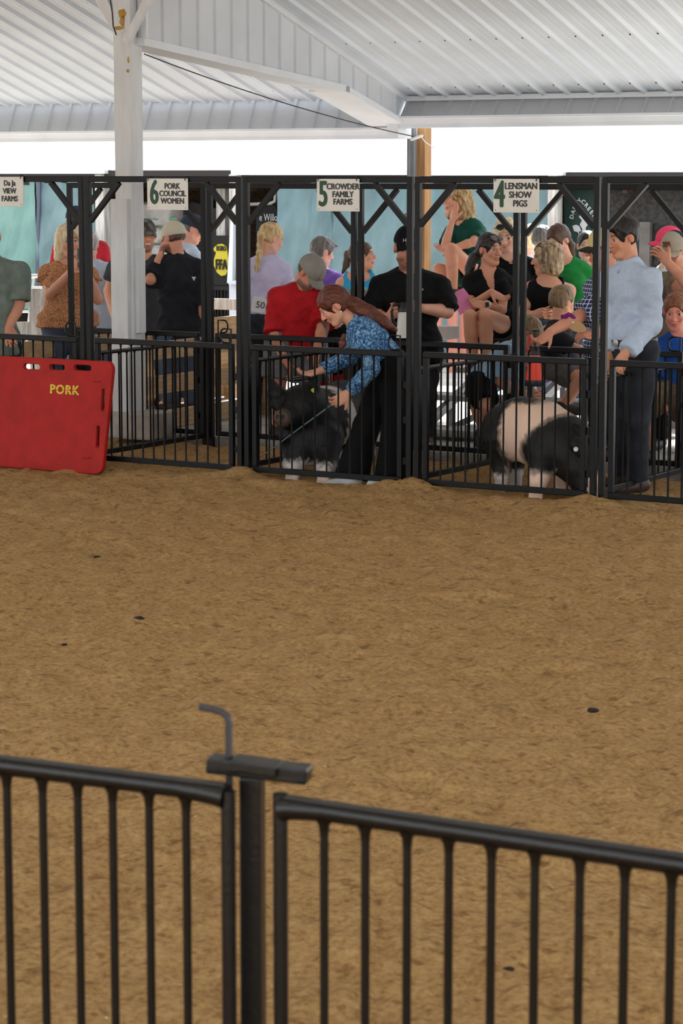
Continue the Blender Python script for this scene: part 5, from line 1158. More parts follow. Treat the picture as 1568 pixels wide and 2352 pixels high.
# --- woman in black tank with blonde bob
PEO['tank'] = person('woman with a streaked blonde bob and black tank top facing away on the bleachers', 18.2, 1.0, (1255, 596), (1258, 644), (1248, 748), yaw=-105, hp=(4, 0), tyaw=-25, sex='f', cell=0.0075, g=1.05, sh=((1214, 660), (1306, 662)),
    arms={'A': ((1200, 722, -0.1), (1226, 722, -0.2), (1262, 716, -0.24), dict(n=(0, 0.8, -0.2), curl=20)), 'B': ((1305, 722, -0.08), (1278, 724, -0.2), (1248, 722, -0.25), dict(n=(0, 0.8, -0.2), curl=20))},
    legs={'A': ((1215, 760, -0.4), (1220, 850, -0.35)), 'B': ((1255, 765, -0.42), (1255, 855, -0.36))}, top=dict(mat=C_BLK, sleeve=0, hem=-0.1, loose=0.008, strap=0.095), bot=dict(mat=C_JEAN, len=0.7),
    hair=dict(mat=H_STRK, style='long', vol=0.020, ear=False, add=[('e', (0, -0.045, -0.035), (.095, .075, .10)), ('e', (0, -0.03, -0.07), (.092, .085, .05))], face=(0, 0.115, -0.03, .075, .078, .12), wr=0.007), shoes=B_DRK, skin=(204, 148, 120))
# --- girl in green
PEO['green'] = person('girl in a bright green ruffled top with brown hair looking down', 18.75, 0.98, (1282, 552), (1305, 602), (1318, 735), yaw=-42, hp=(28, 0), tyaw=-30, sex='f', g=0.95, sh=((1285, 618), (1342, 622)), cell=0.008,
    arms={'B': ((1338, 705, 0.0), (1318, 735, -0.2), (1295, 740, -0.24))}, legs={'A': ((1290, 740, -0.4), (1290, 850, -0.35)), 'B': ((1320, 745, -0.42), (1320, 855, -0.36))},
    top=dict(mat=C_GRN, sleeve=0.28, hem=-0.1, loose=0.018, neck=0.06, fx=[ruffle(0)]), bot=dict(mat=C_JEAN), hair=dict(mat=H_BRN, style='long', vol=0.010, nape=-0.05, tubes=[[(1300, 545, .05, .03), (1312, 565, .06, .03), (1314, 600, .06, .02), (1305, 620, .02, .008)]]), shoes=B_DRK, skin=(216, 164, 140))
# --- blonde with sunglasses on her head
PEO['shades'] = person('blonde woman in a black tee with sunglasses pushed up on her hair', 19.2, 1.03, (1160, 540), (1172, 592), (1178, 735), yaw=-8, hp=(22, 0), tyaw=-5, sex='f', cell=0.008, g=1.0,
    legs={'A': ((1165, 745, -0.4), (1165, 840, -0.35)), 'B': ((1195, 745, -0.42), (1195, 845, -0.36))}, top=dict(mat=C_BLK, sleeve=0.7, hem=-0.1, loose=0.016), bot=dict(mat=C_BLK, len=2.0),
    hair=dict(mat=H_PLAT, style='long', vol=0.016, ear=False, add=[('c', (0.07, 0.0, 0.0), (0.085, -0.0, -0.14), .04, .028), ('c', (-0.07, 0.0, 0.0), (-0.085, 0.0, -0.16), .04, .028), ('e', (0, -0.05, -0.05), (.09, .06, .1))]), shoes=B_DRK, skin=(218, 168, 146))
# --- woman in black V-neck with pink paper
PEO['vneck'] = person('dark-haired woman in a black V-neck sitting with a pink paper in her hand', 18.6, 1.02, (1124, 574), (1116, 622), (1140, 752), yaw=38, hp=(4, 0), tyaw=6, sex='f', cell=0.0065, g=1.02, sh=((1078, 642), (1158, 642)),
    arms={'A': ((1080, 706, -0.16), (1128, 670, -0.28), (1160, 690, -0.30), dict(n=(0.1, 0.4, -0.9), curl=26)), 'B': ((1152, 712, -0.20), (1118, 700, -0.36), (1082, 698, -0.38), dict(n=(0.0, 0.6, -0.6), curl=24))},
    legs={'A': ((1079, 726, -0.46), (1086, 842, -0.42)), 'B': ((1115, 724, -0.50), (1117, 846, -0.44))}, top=dict(mat=C_BLK, sleeve=0.62, hem=-0.1, loose=0.013, vneck=0.17), bot=dict(mat=C_BLK, len=0.30, loose=0.012), shoes=B_DRK,
    hair=dict(mat=H_DRK, style='long', vol=0.012, nape=-0.06, tubes=[[(1106, 575, .08, .035), (1088, 592, .08, .04), (1078, 615, .06, .035), (1070, 640, .02, .012)]]), skin=(204, 146, 118), brow=(44, 30, 26))
# --- curly-haired woman on the top row
PEO['curly'] = person('curly-haired woman in a dark green tee resting her chin on her hand', 19.8, 1.0, (1048, 460), (1068, 508), (1086, 636), yaw=-72, hp=(2, 0), tyaw=-58, sex='f', cell=0.0075, g=0.98, sh=((1038, 528, 0.1), (1098, 530, -0.06)),
    arms={'A': ((1020, 570, -0.2), (1038, 508, -0.19), (1046, 478, -0.15), dict(n=(0.7, 0.5, 0), curl=14)), 'B': ((1086, 556, -0.24), (1040, 570, -0.30), (1014, 572, -0.28), dict(n=(0, 0.5, -0.8)))},
    legs={'N': ((1036, 572, -0.34), (1040, 672, -0.30)), 'F': ((1008, 618, -0.1), (1030, 700, -0.1))}, top=dict(mat=C_DGRN, sleeve=0.72, hem=-0.1, loose=0.02), bot=dict(mat=C_BLK, len=0.32), shoes=B_BRN,
    hair=dict(mat=H_CURL, style='long', vol=0.020, ear=False, add=[('e', (0.02, -0.06, -0.06), (.11, .09, .12)), ('e', (0.0, -0.07, -0.14), (.10, .08, .07)), ('e', (0.05, 0.02, -0.09), (.06, .05, .08))], face=(-0.01, 0.11, -0.04, .068, .078, .12), wr=0.016, wf=26), skin=(214, 152, 124))
# --- big man in black with thermos
PEO['big'] = person('big man in black cap and black tee holding a white and black jug', 17.0, 1.08, (934, 572), (940, 622), (940, 806), yaw=4, hp=(10, 0), tyaw=0, g=1.28, cell=0.0065, shw=0.205,
    sh=((876, 652), (1006, 652)), arms={'A': ((858, 722, -0.06), (890, 732, -0.30), (912, 712, -0.34), dict(n=(0.8, 0.5, 0), curl=46, thumb=-1)), 'B': ((1026, 716, -0.06), (968, 708, -0.32), (932, 690, -0.36), dict(n=(-0.2, 0.4, -0.9), curl=36))},
    top=dict(mat=C_BLK, sleeve=0.98, hem=-0.12, loose=0.022, neck=0.066, wr=0.008), bot=dict(mat=C_DJEAN), hair=dict(mat=H_BRN, vol=0.004, nape=-0.03), cap=dict(mat=K_BLK, z=0.046, h=0.034, len=0.8, droop=0.008), beard=(92, 52, 36), skin=(196, 138, 112), shoes=B_BRN)
# --- man in red bending
PEO['redman'] = person('man in a red tee and grey cap bending towards the black pig', 17.55, 1.06, (712, 628), (684, 664), (680, 782), yaw=52, hp=(48, 0), tyaw=25, g=1.14, cell=0.007, sh=((642, 676), (736, 672, 0.05)),
    arms={'A': ((634, 770, -0.12), (652, 826, -0.22), (672, 856, -0.24), dict(curl=36)), 'B': ((742, 750, -0.14), (728, 800, -0.24), (722, 832, -0.25))},
    legs={'A': ((640, 880, -0.08), (636, 985, 0.0)), 'B': ((712, 880, -0.06), (716, 985, 0.0))}, top=dict(mat=C_RED, sleeve=0.95, hem=-0.06, loose=0.022, wr=0.009), bot=dict(mat=C_GSH, len=0.9, loose=0.03), hair=dict(mat=H_BRN, vol=0.004, nape=-0.03), cap=dict(mat=K_GRY, z=0.018, len=1.0), beard=(70, 52, 44), skin=(196, 134, 108), shoes=B_DRK)
# --- girl with braid
PEO['braid'] = person('girl with a blonde braid and lavender shirt standing with her back turned', 19.3, 1.0, (622, 548), (612, 592), (606, 722), yaw=118, hp=(22, 0), tyaw=150, sex='f', cell=0.0075, g=0.98, sh=((578, 612), (652, 616)),
    arms={'B': ((664, 672, -0.02), (655, 712, -0.1), (648, 735, -0.12))}, top=dict(mat=C_LAV, sleeve=1.5, hem=0.02, loose=0.020, neck=0.055, collar=True, wr=0.009), bot=dict(mat=C_DJEAN), shoes=B_BRN,
    hair=dict(mat=H_BLN, style='long', vol=0.008, nape=-0.05, tubes=[[(612, 526, .0, .02), (603, 532, -.06, .024), (598, 548, -.10, .022)], [(598, 548, -.10, .026), (597, 556, -.11, .016), (596, 564, -.11, .025), (595, 572, -.11, .016), (595, 580, -.12, .024), (594, 588, -.12, .015), (593, 596, -.13, .021), (592, 602, -.13, .012), (590, 612, -.13, .018), (587, 626, -.13, .006)]]), skin=(224, 172, 150))
PEO['greyh'] = person('short grey-haired person in purple half hidden behind the grey cap', 20.3, 0.95, (740, 578), (738, 622), (742, 735), yaw=112, hp=(18, 0), tyaw=140, cell=0.0098, top=dict(mat=C_PURP, sleeve=0.6, hem=-0.1), bot=dict(mat=C_JEAN), shoes=B_DRK, hair=dict(mat=H_GRY, vol=0.018, nape=-0.055, add=[('c', (0, 0.05, 0.09), (0, 0.12, 0.085), .03, .012)]), skin=(222, 168, 146))
PEO['turq'] = person('girl in a turquoise tank top with a brown ponytail looking right', 19.6, 0.96, (832, 588), (824, 628), (818, 748), yaw=78, hp=(-2, 0), tyaw=40, sex='f', cell=0.008, sh=((786, 646), (858, 640)), top=dict(mat=C_TURQ, sleeve=0, hem=-0.1, loose=0.010), bot=dict(mat=C_JEAN), shoes=B_DRK,
    hair=dict(mat=H_BRN, style='long', vol=0.008, nape=-0.05, tubes=[[(812, 574, .05, .03), (800, 586, .06, .036), (795, 608, .05, .028), (786, 628, .02, .01)]]), skin=(218, 160, 134))
PEO['blackshirt'] = person('man in a black short-sleeved shirt and tan cap seen from behind', 19.4, 1.0, (398, 546), (408, 590), (416, 768), yaw=-128, hp=(10, 0), tyaw=-150, g=1.15, cell=0.007, sh=((362, 612), (450, 612)),
    arms={'A': ((346, 642, -0.12), (368, 588, -0.02), (378, 556, 0.02), dict(n=(0.8, 0.5, 0), curl=12))}, legs={'A': ((402, 860, 0.05), (398, 928, 0.0), (370, 945, 0.1)), 'B': ((436, 860, 0.05), (440, 930, 0.0), (420, 946, 0.1))},
    top=dict(mat=C_BLK2, sleeve=0.95, hem=-0.08, loose=0.026, neck=0.058, collar=True, wr=0.010), bot=dict(mat=C_JEAN), shoes=B_BRN, hair=dict(mat=H_BRN, vol=0.003, nape=-0.04), cap=dict(mat=K_TAN, z=0.014, h=0.016), beard=(80, 56, 44), skin=(204, 144, 120))
PEO['greytee'] = person('smiling man in a charcoal tee and camo cap half hidden by the column', 20.0, 1.05, (334, 541), (330, 590), (328, 742), yaw=18, hp=(4, 0), tyaw=10, g=1.15, cell=0.0075, sh=((270, 608), (384, 606)), arms={'A': ((250, 668, 0.0), (262, 724, -0.1), (270, 748, -0.12))}, top=dict(mat=C_GREYT, sleeve=0.6, hem=-0.06, loose=0.02), bot=dict(mat=C_JEAN), shoes=B_DRK, hair=dict(mat=H_BRN, vol=0.003, nape=-0.02), cap=dict(mat=K_CAMO, z=0.03, len=0.8), beard=(150, 112, 92), smile=0.02, skin=(220, 158, 130))
PEO['navycap'] = person('man in a pale tee and navy cap looking down to the right', 20.9, 1.0, (442, 527), (428, 566), (434, 715), yaw=95, hp=(20, 0), tyaw=110, cell=0.008, top=dict(mat=C_LTEE, sleeve=0.6, hem=-0.1, loose=0.02), bot=dict(mat=C_JEAN), shoes=B_DRK, hair=dict(mat=H_GRY, vol=0.003, nape=-0.03), cap=dict(mat=K_NVY, z=0.02, len=0.8), skin=(222, 164, 140))
PEO['leopard'] = person('blonde woman in a leopard print blouse raising her phone', 18.9, 1.06, (156, 556), (152, 606), (156, 740), yaw=22, hp=(2, 0), tyaw=8, sex='f', g=1.12, cell=0.007, sh=((110, 624), (203, 628)),
    arms={'A': ((114, 676, -0.12), (160, 626, -0.28), (182, 598, -0.30), dict(n=(0.8, 0.4, 0.2), curl=30)), 'B': ((224, 688, -0.06), (204, 632, -0.24), (190, 600, -0.28), dict(n=(-0.8, 0.4, 0.2), curl=30, thumb=1))},
    top=dict(mat=C_LEO, sleeve=0.22, hem=-0.05, loose=0.022, flare=0.075, neck=0.062, fx=[ruffle(0)], name='blouse'), bot=dict(mat=C_JEAN), shoes=B_DRK,
    hair=dict(mat=H_PLAT, style='long', vol=0.018, ear=False, add=[('e', (0.05, -0.02, -0.05), (.05, .07, .10)), ('e', (0.045, -0.03, -0.12), (.05, .05, .07)), ('e', (-0.05, -0.03, -0.05), (.04, .06, .09))], face=(-0.012, 0.11, -0.035, .066, .08, .115)), skin=(206, 150, 124), smile=0.02)
PEO['redcap'] = person('person in a red shirt and navy cap standing behind the blonde woman', 21.0, 1.0, (176, 508), (184, 552), (190, 710), yaw=160, hp=(5, 0), cell=0.0098, top=dict(mat=cloth('coral_red_cotton', (214, 52, 66)), sleeve=0.7, hem=-0.1, loose=0.022), bot=dict(mat=C_JEAN), shoes=B_DRK, hair=dict(mat=H_BRN, vol=0.003, nape=-0.04), cap=dict(mat=K_NVY, z=0.02), skin=(226, 176, 156))
PEO['paleshirt'] = person('white-haired person in a pale blue shirt facing away beside the column', 20.3, 1.0, (204, 562), (208, 606), (214, 740), yaw=175, hp=(0, 0), g=1.1, cell=0.0098, sh=((170, 622), (242, 622)), top=dict(mat=C_LTEE, sleeve=0.7, hem=-0.1, loose=0.03), bot=dict(mat=C_JEAN), shoes=B_DRK, hair=dict(mat=hairm('white_hair', (226, 224, 220), (150, 148, 146)), vol=0.012, nape=-0.05), skin=(220, 170, 150))
PEO['sage'] = person('man in a sage green shirt cut off by the left edge', 18.2, 1.08, (-26, 545), (-24, 600), (-18, 790), yaw=15, hp=(5, 0), tyaw=10, g=1.15, cell=0.0085, arms={'B': ((42, 702, 0.0), (20, 752, -0.12), (24, 782, -0.14), dict(n=(-0.3, 0.8, 0), curl=24))}, top=dict(mat=C_SAGE, sleeve=0.85, hem=-0.12, loose=0.022, collar=True), bot=dict(mat=C_DJEAN), shoes=B_DRK, hair=dict(mat=H_DRK, vol=0.006, nape=-0.04), skin=(200, 138, 112))
PEO['trucker'] = person('man in a tan tee tugging the brim of his trucker cap', 16.8, 1.04, (1548, 578), (1566, 632), (1552, 790), yaw=-34, hp=(14, 0), tyaw=-28, g=1.05, cell=0.0075, sh=((1518, 646), (1606, 652)),
    arms={'A': ((1590, 664, -0.34), (1534, 604, -0.30), (1512, 578, -0.26), dict(n=(0.6, 0.6, 0), curl=34))}, top=dict(mat=C_TAN, sleeve=0.5, hem=-0.1, loose=0.022), bot=dict(mat=C_BLK), shoes=B_DRK, hair=dict(mat=H_DRK, vol=0.005, nape=-0.04), cap=dict(mat=K_NVY, brim=K_KHK, panel=K_KHK, py=0.0, z=0.022, h=0.022), skin=(202, 142, 114))
PEO['pink'] = person('person in a bright pink cap behind the trucker cap', 18.6, 1.0, (1534, 560), (1540, 604), (1545, 740), yaw=-80, hp=(6, 0), cell=0.0098, top=dict(mat=C_WHT, sleeve=0.6, hem=-0.1), bot=dict(mat=C_JEAN), shoes=B_DRK, hair=dict(mat=H_BRN, vol=0.004, nape=-0.05), cap=dict(mat=K_PNK, z=0.025, h=0.018), skin=(222, 170, 146))
PEO['bluetee'] = person('ginger-haired man in a royal blue tee sitting at the right edge', 16.2, 1.02, (1552, 716), (1566, 772), (1556, 895), yaw=-14, hp=(16, 0), tyaw=-12, g=1.12, cell=0.007, sh=((1508, 800), (1622, 800)),
    arms={'A': ((1492, 880, -0.12), (1510, 925, -0.28), (1530, 938, -0.34)), 'B': ((1625, 885, -0.1), (1590, 930, -0.28), (1560, 940, -0.34))}, legs={'A': ((1478, 930, -0.36), (1490, 1040, -0.26)), 'B': ((1570, 940, -0.4), (1565, 1045, -0.3))},
    top=dict(mat=C_BLUE, sleeve=0.8, hem=-0.1, loose=0.02), bot=dict(mat=C_KHA, len=0.95, loose=0.022), shoes=B_DRK, hair=dict(mat=H_GING, vol=0.008, nape=-0.03), skin=(216, 142, 122), brow=(150, 92, 56))
PEO['greyman'] = person('grey-haired man in white behind the girl in green', 20.2, 1.0, (1246, 552), (1250, 596), (1250, 735), yaw=150, hp=(10, 0), cell=0.0098, top=dict(mat=C_WHT, sleeve=0.6, hem=-0.1), bot=dict(mat=C_JEAN), shoes=B_DRK, hair=dict(mat=H_GRY, vol=0.008, nape=-0.05), skin=(226, 174, 152), legs={'A': ((1235, 735, -0.4), (1240, 820, -0.35)), 'B': ((1262, 735, -0.4), (1262, 820, -0.35))})
PEO['paleblonde'] = person('pale blonde person glimpsed behind the steel posts near the grey-haired man', 20.9, 0.95, (1222, 548), (1226, 588), (1226, 725), yaw=140, cell=0.0098, sex='f', top=dict(mat=C_WHT, sleeve=0.6, hem=-0.1), bot=dict(mat=C_JEAN), shoes=B_DRK, hair=dict(mat=H_PLAT, style='long', vol=0.014), skin=(226, 180, 160))
PEO['peek'] = person('dark-haired person peeking from behind the red and cream cap', 19.4, 0.98, (1348, 566), (1350, 608), (1352, 735), yaw=-8, cell=0.0098, sex='f', top=dict(mat=C_BLK, sleeve=0.6, hem=-0.1), bot=dict(mat=C_JEAN), shoes=B_DRK, hair=dict(mat=H_DRK, style='long', vol=0.010), skin=(226, 178, 158))
PEO['child'] = person('brown-haired child standing behind the steel posts below the turquoise top', 18.6, 0.82, (824, 686), (822, 724), (822, 830), yaw=150, cell=0.0098, top=dict(mat=C_GREYT, sleeve=0.6, hem=-0.1), bot=dict(mat=C_JEAN), shoes=B_DRK, hair=dict(mat=H_SAND, vol=0.014, nape=-0.05), skin=(220, 164, 140))
PEO['redshorts'] = person('child in a black tee and red shorts behind the leaning girl', 18.1, 0.86, (772, 716), (768, 752), (765, 850), yaw=-20, cell=0.0098, arms={'A': ((744, 800, -0.06), (752, 842, -0.12), (758, 862, -0.14))}, top=dict(mat=C_BLK, sleeve=0.8, hem=-0.06, loose=0.02), bot=dict(mat=C_REDS, len=0.75, loose=0.022), shoes=B_WHT, hair=dict(mat=H_BRN, vol=0.012, nape=-0.05), skin=(214, 158, 132))
# ================================================================== THINGS PEOPLE WEAR OR HOLD
def ring_on(fig, t, grow, name, m, w=0.03, th=0.006):
    c, r, R = fig['TOR'][0]; tl = np.linalg.norm(fig['nb'] - fig['pv']); c = c + fig['up'] * tl * t; n = 40; vs = []; fs = []
    for j in range(n):
        a = 2 * math.pi * j / n; d = R[0] * math.cos(a) * (r[0] + grow) + R[1] * math.sin(a) * (r[1] + grow); d2 = d * (1 + th / np.linalg.norm(d))
        vs += [c + d - R[2] * w / 2, c + d + R[2] * w / 2, c + d2 + R[2] * w / 2, c + d2 - R[2] * w / 2]
    for j in range(n):
        a, b_ = 4 * j, 4 * ((j + 1) % n)
        for q in range(4): fs.append((a + q, a + (q + 1) % 4, b_ + (q + 1) % 4, b_ + q))
    return MB().add(vs, fs).build(name, m, fig['root'], smooth=True)
bo = PEO['boy']; tlb = np.linalg.norm(bo['nb'] - bo['pv'])
belt = ring_on(bo, 0.085, 0.022, 'belt', B_BRN, 0.038)
c_, r_, R_b = bo['TOR'][0]; bc = c_ + bo['up'] * tlb * 0.085 + R_b[1] * (r_[1] + 0.032)
MB().lathe([(0.026, 0), (0.028, 0.004), (0.02, 0.008)], bc, axis=R_b[1], n=16).build('buckle', M_ALU, belt, smooth=True)
def shades(fig, col, y=0.072, z=0.092):
    HLf, HR = fig['HL'], fig['HR']; b = MB(); k = fig['k']
    up_ = unit(HR[2] * 0.5 + HR[1] * 0.85); 
    for s_ in (-1, 1):
        b.lathe([(0.024 * k, -0.002), (0.027 * k, 0.002), (0.022 * k, 0.005)], HLf(s_ * 0.032, y, z), axis=unit(HR[1] * 0.7 + HR[2] * 0.7), n=14, sx=1.15, xdir=HR[0])
        b.tube([HLf(s_ * 0.06, y, z), HLf(s_ * 0.084, y - 0.05, z - 0.03), HLf(s_ * 0.088, y - 0.09, z - 0.055)], 0.0035 * k, 6)
    b.tube([HLf(-0.012, y + 0.002, z), HLf(0.012, y + 0.002, z)], 0.003 * k, 6)
    return b.build('sunglasses', col, fig['root'], smooth=True)
shades(PEO['shades'], M_GLS, 0.078, 0.098); shades(PEO['vneck'], mat('brown_sunglasses', (86, 70, 62), rough=0.2), 0.074, 0.096); shades(PEO['tank'], mat('brown_sunglasses', 0), 0.05, 0.115)
bg_ = PEO['big']
M_CAPW = mat('white_embroidery', (214, 214, 214), rough=0.7)
text('cap_script', 'Haven', 0.036, bg_['HL'](-0.004, 0.112, 0.080), -bg_['HR'][0], bg_['HR'][2], M_CAPW, bg_['root'])
MB().tube([bg_['HL'](0.02, 0.113, 0.056), bg_['HL'](0.008, 0.116, 0.056), bg_['HL'](0.0, 0.116, 0.064), bg_['HL'](-0.012, 0.116, 0.060), bg_['HL'](-0.026, 0.112, 0.066)], 0.0012, 5).build('cap_outline', M_CAPW, bg_['root'])
q = at(968, 664, 16.78); text('chest_print', 'es', 0.03, q, (1, 0, 0), Z3, M_CAPW, bg_['root'])
rm = PEO['redman']; text('cap_badge', 'A', 0.03, rm['HL'](0.03, 0.104, 0.078), -rm['HR'][0], rm['HR'][2], mat('yellow_badge', (206, 170, 50), rough=0.6), rm['root'], bold=0.004)
bs = PEO['blackshirt']; q = at(445, 640, 19.16); MB().prism([q + np.array([-.018, 0, .014]), q + np.array([.016, 0, .014]), q + np.array([0.002, 0, -.018])], (0, 0.01, 0)).build('back_logo', M_CAPW, bs['root'])
tk = PEO['trucker']; 
MB().box(tk['HL'](0.0, 0.101, 0.078), -tk['HR'][0] * 0.028, tk['HR'][2] * 0.02, tk['HR'][1] * 0.004).build('cap_patch', mat('leather_patch', (120, 74, 44), rough=0.7), tk['root'], bevel=0.002)
vn = PEO['vneck']; wA = at(1118, 700, 18.24)
MB().lathe([(0.031, -0.012), (0.033, -0.01), (0.033, 0.01), (0.031, 0.012)], wA, axis=unit(at(1152, 712, 18.4) - wA), n=18).build('watch_band', mat('pale_watch_band', (214, 206, 198), rough=0.5), vn['root'], smooth=True)
MB().box(wA + np.array([0.0, -0.034, 0.004]), (0.014, 0, 0.002), (0, 0.005, 0), (-0.002, 0, 0.017)).build('watch_face', M_GLS, vn['root'], bevel=0.003)
gl = PEO['girl']
for s_ in (-1, 1): MB().lathe([(0.001, -0.008), (0.007, -0.004), (0.007, 0.004), (0.001, 0.008)], gl['HL'](s_ * 0.088, 0.0, -0.045), n=10).build('earring', mat('pearl', (224, 224, 226), rough=0.2), gl['root'], smooth=True)
MB().lathe([(0.030, -0.012), (0.034, 0), (0.030, 0.012)], at(792, 685, 15.55), axis=(1, 0, -0.7), n=14).build('hair_tie', mat('pale_hair_tie', (200, 196, 190), rough=0.6), gl['root'], smooth=True)

def jug(px, ytop, ylid, ybot, ybase, D, rt, rb, label, mbody, mblk, tilt=(0, 0, 1), pump=False, handle=True):
    top_, lid, bot_, bas = (at(px, y, D) for y in (ytop, ylid, ybot, ybase)); ax = unit(np.array(tilt)); H1 = lid[2] - bas[2]
    root = thing('jug', bas, label, 'jug', 'insulated jugs')
    hb = bot_[2] - bas[2]
    MB().lathe([(rb * 1.04, 0), (rb * 1.08, 0.006), (rb * 1.02, hb)] if hb > 0.01 else [(rb, 0), (rb, 0.004)], bas, axis=ax, n=24).build('base', mblk if hb > 0.01 else mbody, root, smooth=True)
    MB().lathe([(rb, hb), (rb * 0.995, hb + 0.01), (rt, H1 - 0.01), (rt * 0.96, H1)], bas, axis=ax, n=24).build('body', mbody, root, smooth=True)
    hl = top_[2] - lid[2]
    MB().lathe([(rt * 1.02, H1), (rt * 1.05, H1 + 0.01), (rt * 0.8, H1 + hl * 0.7), (rt * 0.5, H1 + hl)], bas, axis=ax, n=20).build('lid', mblk, root, smooth=True)
    if handle: MB().tube([lid + np.array([-rt * 0.5, 0, hl * 0.75]), lid + np.array([-rt * 1.5, -0.01, hl * 0.8]), lid + np.array([-rt * 1.9, -0.01, 0.0]), lid + np.array([-rt * 1.7, 0, -0.06]), lid + np.array([-rt * 1.05, 0, -0.10])], 0.011, 8).build('handle', mblk, root, smooth=True)
    if pump:
        MB().tube([bas + ax * (H1 + hl * 0.9), bas + ax * (H1 + hl + 0.10)], 0.008, 8).build('pump_rod', mblk, root, smooth=True)
        MB().lathe([(0.012, 0), (0.026, 0.006), (0.024, 0.014), (0.01, 0.018)], bas + ax * (H1 + hl + 0.10), n=14).build('pump_knob', mblk, root, smooth=True)
        MB().bar(bas + ax * (H1 + hl * 0.5) + np.array([-0.05, 0, 0.0]), bas + ax * (H1 + hl + 0.075) + np.array([-0.035, 0, 0]), 0.018, 0.02).build('trigger', mat('red_trigger', (186, 40, 30), rough=0.4), root, bevel=0.003)
        MB().tube([bas + ax * (H1 + hl * 0.6), bas + ax * (H1 + hl * 0.6) + np.array([-0.06, 0, 0.0])], 0.007, 8).build('nozzle', mblk, root, smooth=True)
    return root
M_JBLK = mat('black_plastic', (22, 22, 24), rough=0.4)
j1 = jug(928, 694, 716, 775, 775.5, 16.62, 0.046, 0.056, 'white and black jug held by the big man', mat('white_jug', (216, 214, 206), rough=0.35), M_JBLK)
MB().lathe([(0.022, 0), (0.022, 0.003)], at(923, 740, 16.565), axis=(0, -1, 0), n=18, sx=1.0).build('oval_mark', M_SBLK, j1); MB().lathe([(0.017, 0), (0.017, 0.004)], at(923, 740, 16.564), axis=(0, -1, 0), n=18).build('oval_centre', mat('white_jug', 0), j1)
jug(1227, 796, 815, 872, 886, 15.92, 0.037, 0.062, 'orange pump jug with black base held over the belted pig', mat('orange_plastic', (240, 62, 24), rough=0.4), M_JBLK, pump=True, handle=False)
pk = [at(1034, 678, 18.24), at(1064, 661, 18.26), at(1094, 700, 18.22), at(1056, 724, 18.18)]
pp_ = thing('pink_paper', at(1060, 723, 18.2), 'pink printed paper in the V-neck woman\'s hand', 'paper'); MB().prism(pk, (0.0, 0.002, 0)).build('sheet', mat('pink_paper', (228, 132, 178), rough=0.7), pp_)
rt_ = unit(pk[1] - pk[0]); 
for i in range(7):
    a = pk[0] + (pk[3] - pk[0]) * (0.12 + 0.11 * i); b_ = pk[1] + (pk[2] - pk[1]) * (0.12 + 0.11 * i); MB().bar(a + (b_ - a) * 0.12 - np.array([0, 0.002, 0]), b_ - (b_ - a) * 0.15 - np.array([0, 0.002, 0]), 0.0008, 0.0025).build('print_line', mat('faint_print', (170, 96, 140), rough=0.7), pp_)
ph = thing('phone', at(188, 608, 18.56), 'dark phone held up by the blonde woman', 'phone'); MB().box(at(188, 592, 18.56), np.array([0.036, 0.006, 0]), (0, 0.005, 0), (0, 0, 0.07)).build('case', M_GLS, ph, bevel=0.004); MB().box(at(194, 582, 18.54), (0.010, 0, 0), (0, 0.003, 0), (0, 0, 0.014)).build('lens', mat('black_plastic', 0), ph, bevel=0.002)
br = thing('grooming_brush', at(688, 876, 15.56), 'black oval grooming brush in the leaning girl\'s hand', 'brush')
fb = Field(0.005); fb.ell(at(688, 870, 15.56), np.array([0.072, 0.026, 0.019]), np.array([unit([1, 0, 0.12]), [0, 1, 0], unit([-0.12, 0, 1])]), k=0.0); soft_obj('back', fb, mat('glossy_black', (18, 18, 20), rough=0.2), br)
MB().bar(at(668, 876, 15.56), at(708, 874, 15.56), 0.036, 0.016).build('bristles', mat('black_plastic', 0), br)
tag(MB().tube([at(772, 922, 15.45), at(690, 982, 15.50), at(607, 1044, 15.62)], [0.0055, 0.0045, 0.003], 8).build('show_stick', mat('blue_grey_rod', (84, 112, 122), rough=0.4), smooth=True), 'thin blue-grey show stick slanting before the black pig', 'stick')
cd = thing('number_card', at(600, 720, 19.16), 'white number card reading 501 clipped to the braided girl', 'card')
r5 = unit([1, 0.15, -0.18]); u5 = unit([0.18, 0, 1]); c5 = at(603, 701, 19.16); MB().box(c5, r5 * 0.085, np.cross(r5, u5) * 0.002, u5 * 0.062).build('card', mat('card_white', (222, 220, 220), rough=0.6), cd)
text('numerals', '501', 0.075, c5 - np.array([0.0, 0.005, 0.004]), r5, u5, M_SBLK, cd); MB().box(c5 + u5 * 0.062 + r5 * 0.03, r5 * 0.02, np.array([0, 0.006, 0]), u5 * 0.008).build('clip', M_ALU, cd, bevel=0.002)
pd = thing('pig_paddle', at(1322, 765, 15.97), 'tan wooden brush back with a small white tag in the older man\'s hand', 'brush')
rp, upp = unit([1, 0, -0.42]), unit([0.42, 0, 1]); cp_ = at(1322, 749, 15.95); 
MB().prism([cp_ + rp * 0.075 * math.cos(a) + upp * 0.036 * math.sin(a) for a in np.linspace(0, 2 * math.pi, 22, endpoint=False)], (0, 0.014, 0)).build('back', mat('tan_wood', (196, 156, 108), rough=0.6), pd, bevel=0.003)
MB().bar(cp_ - rp * 0.035 + upp * 0.012 - np.array([0, 0.003, 0]), cp_ - rp * 0.02 + upp * 0.02 - np.array([0, 0.003, 0]), 0.001, 0.008).build('tag', M_WHITE, pd)
fb = Field(0.006); fb.ell(cp_ - rp * 0.065 + upp * 0.02 + np.array([0, 0.02, 0]), np.array([0.05, 0.016, 0.045]), k=0); soft_obj('bristles', fb, mat('purple_bristle', (140, 44, 132), rough=0.8, var=0.4, scale=60, bump=0.8, bscale=120), pd, wrinkle=0.01, wf=60)

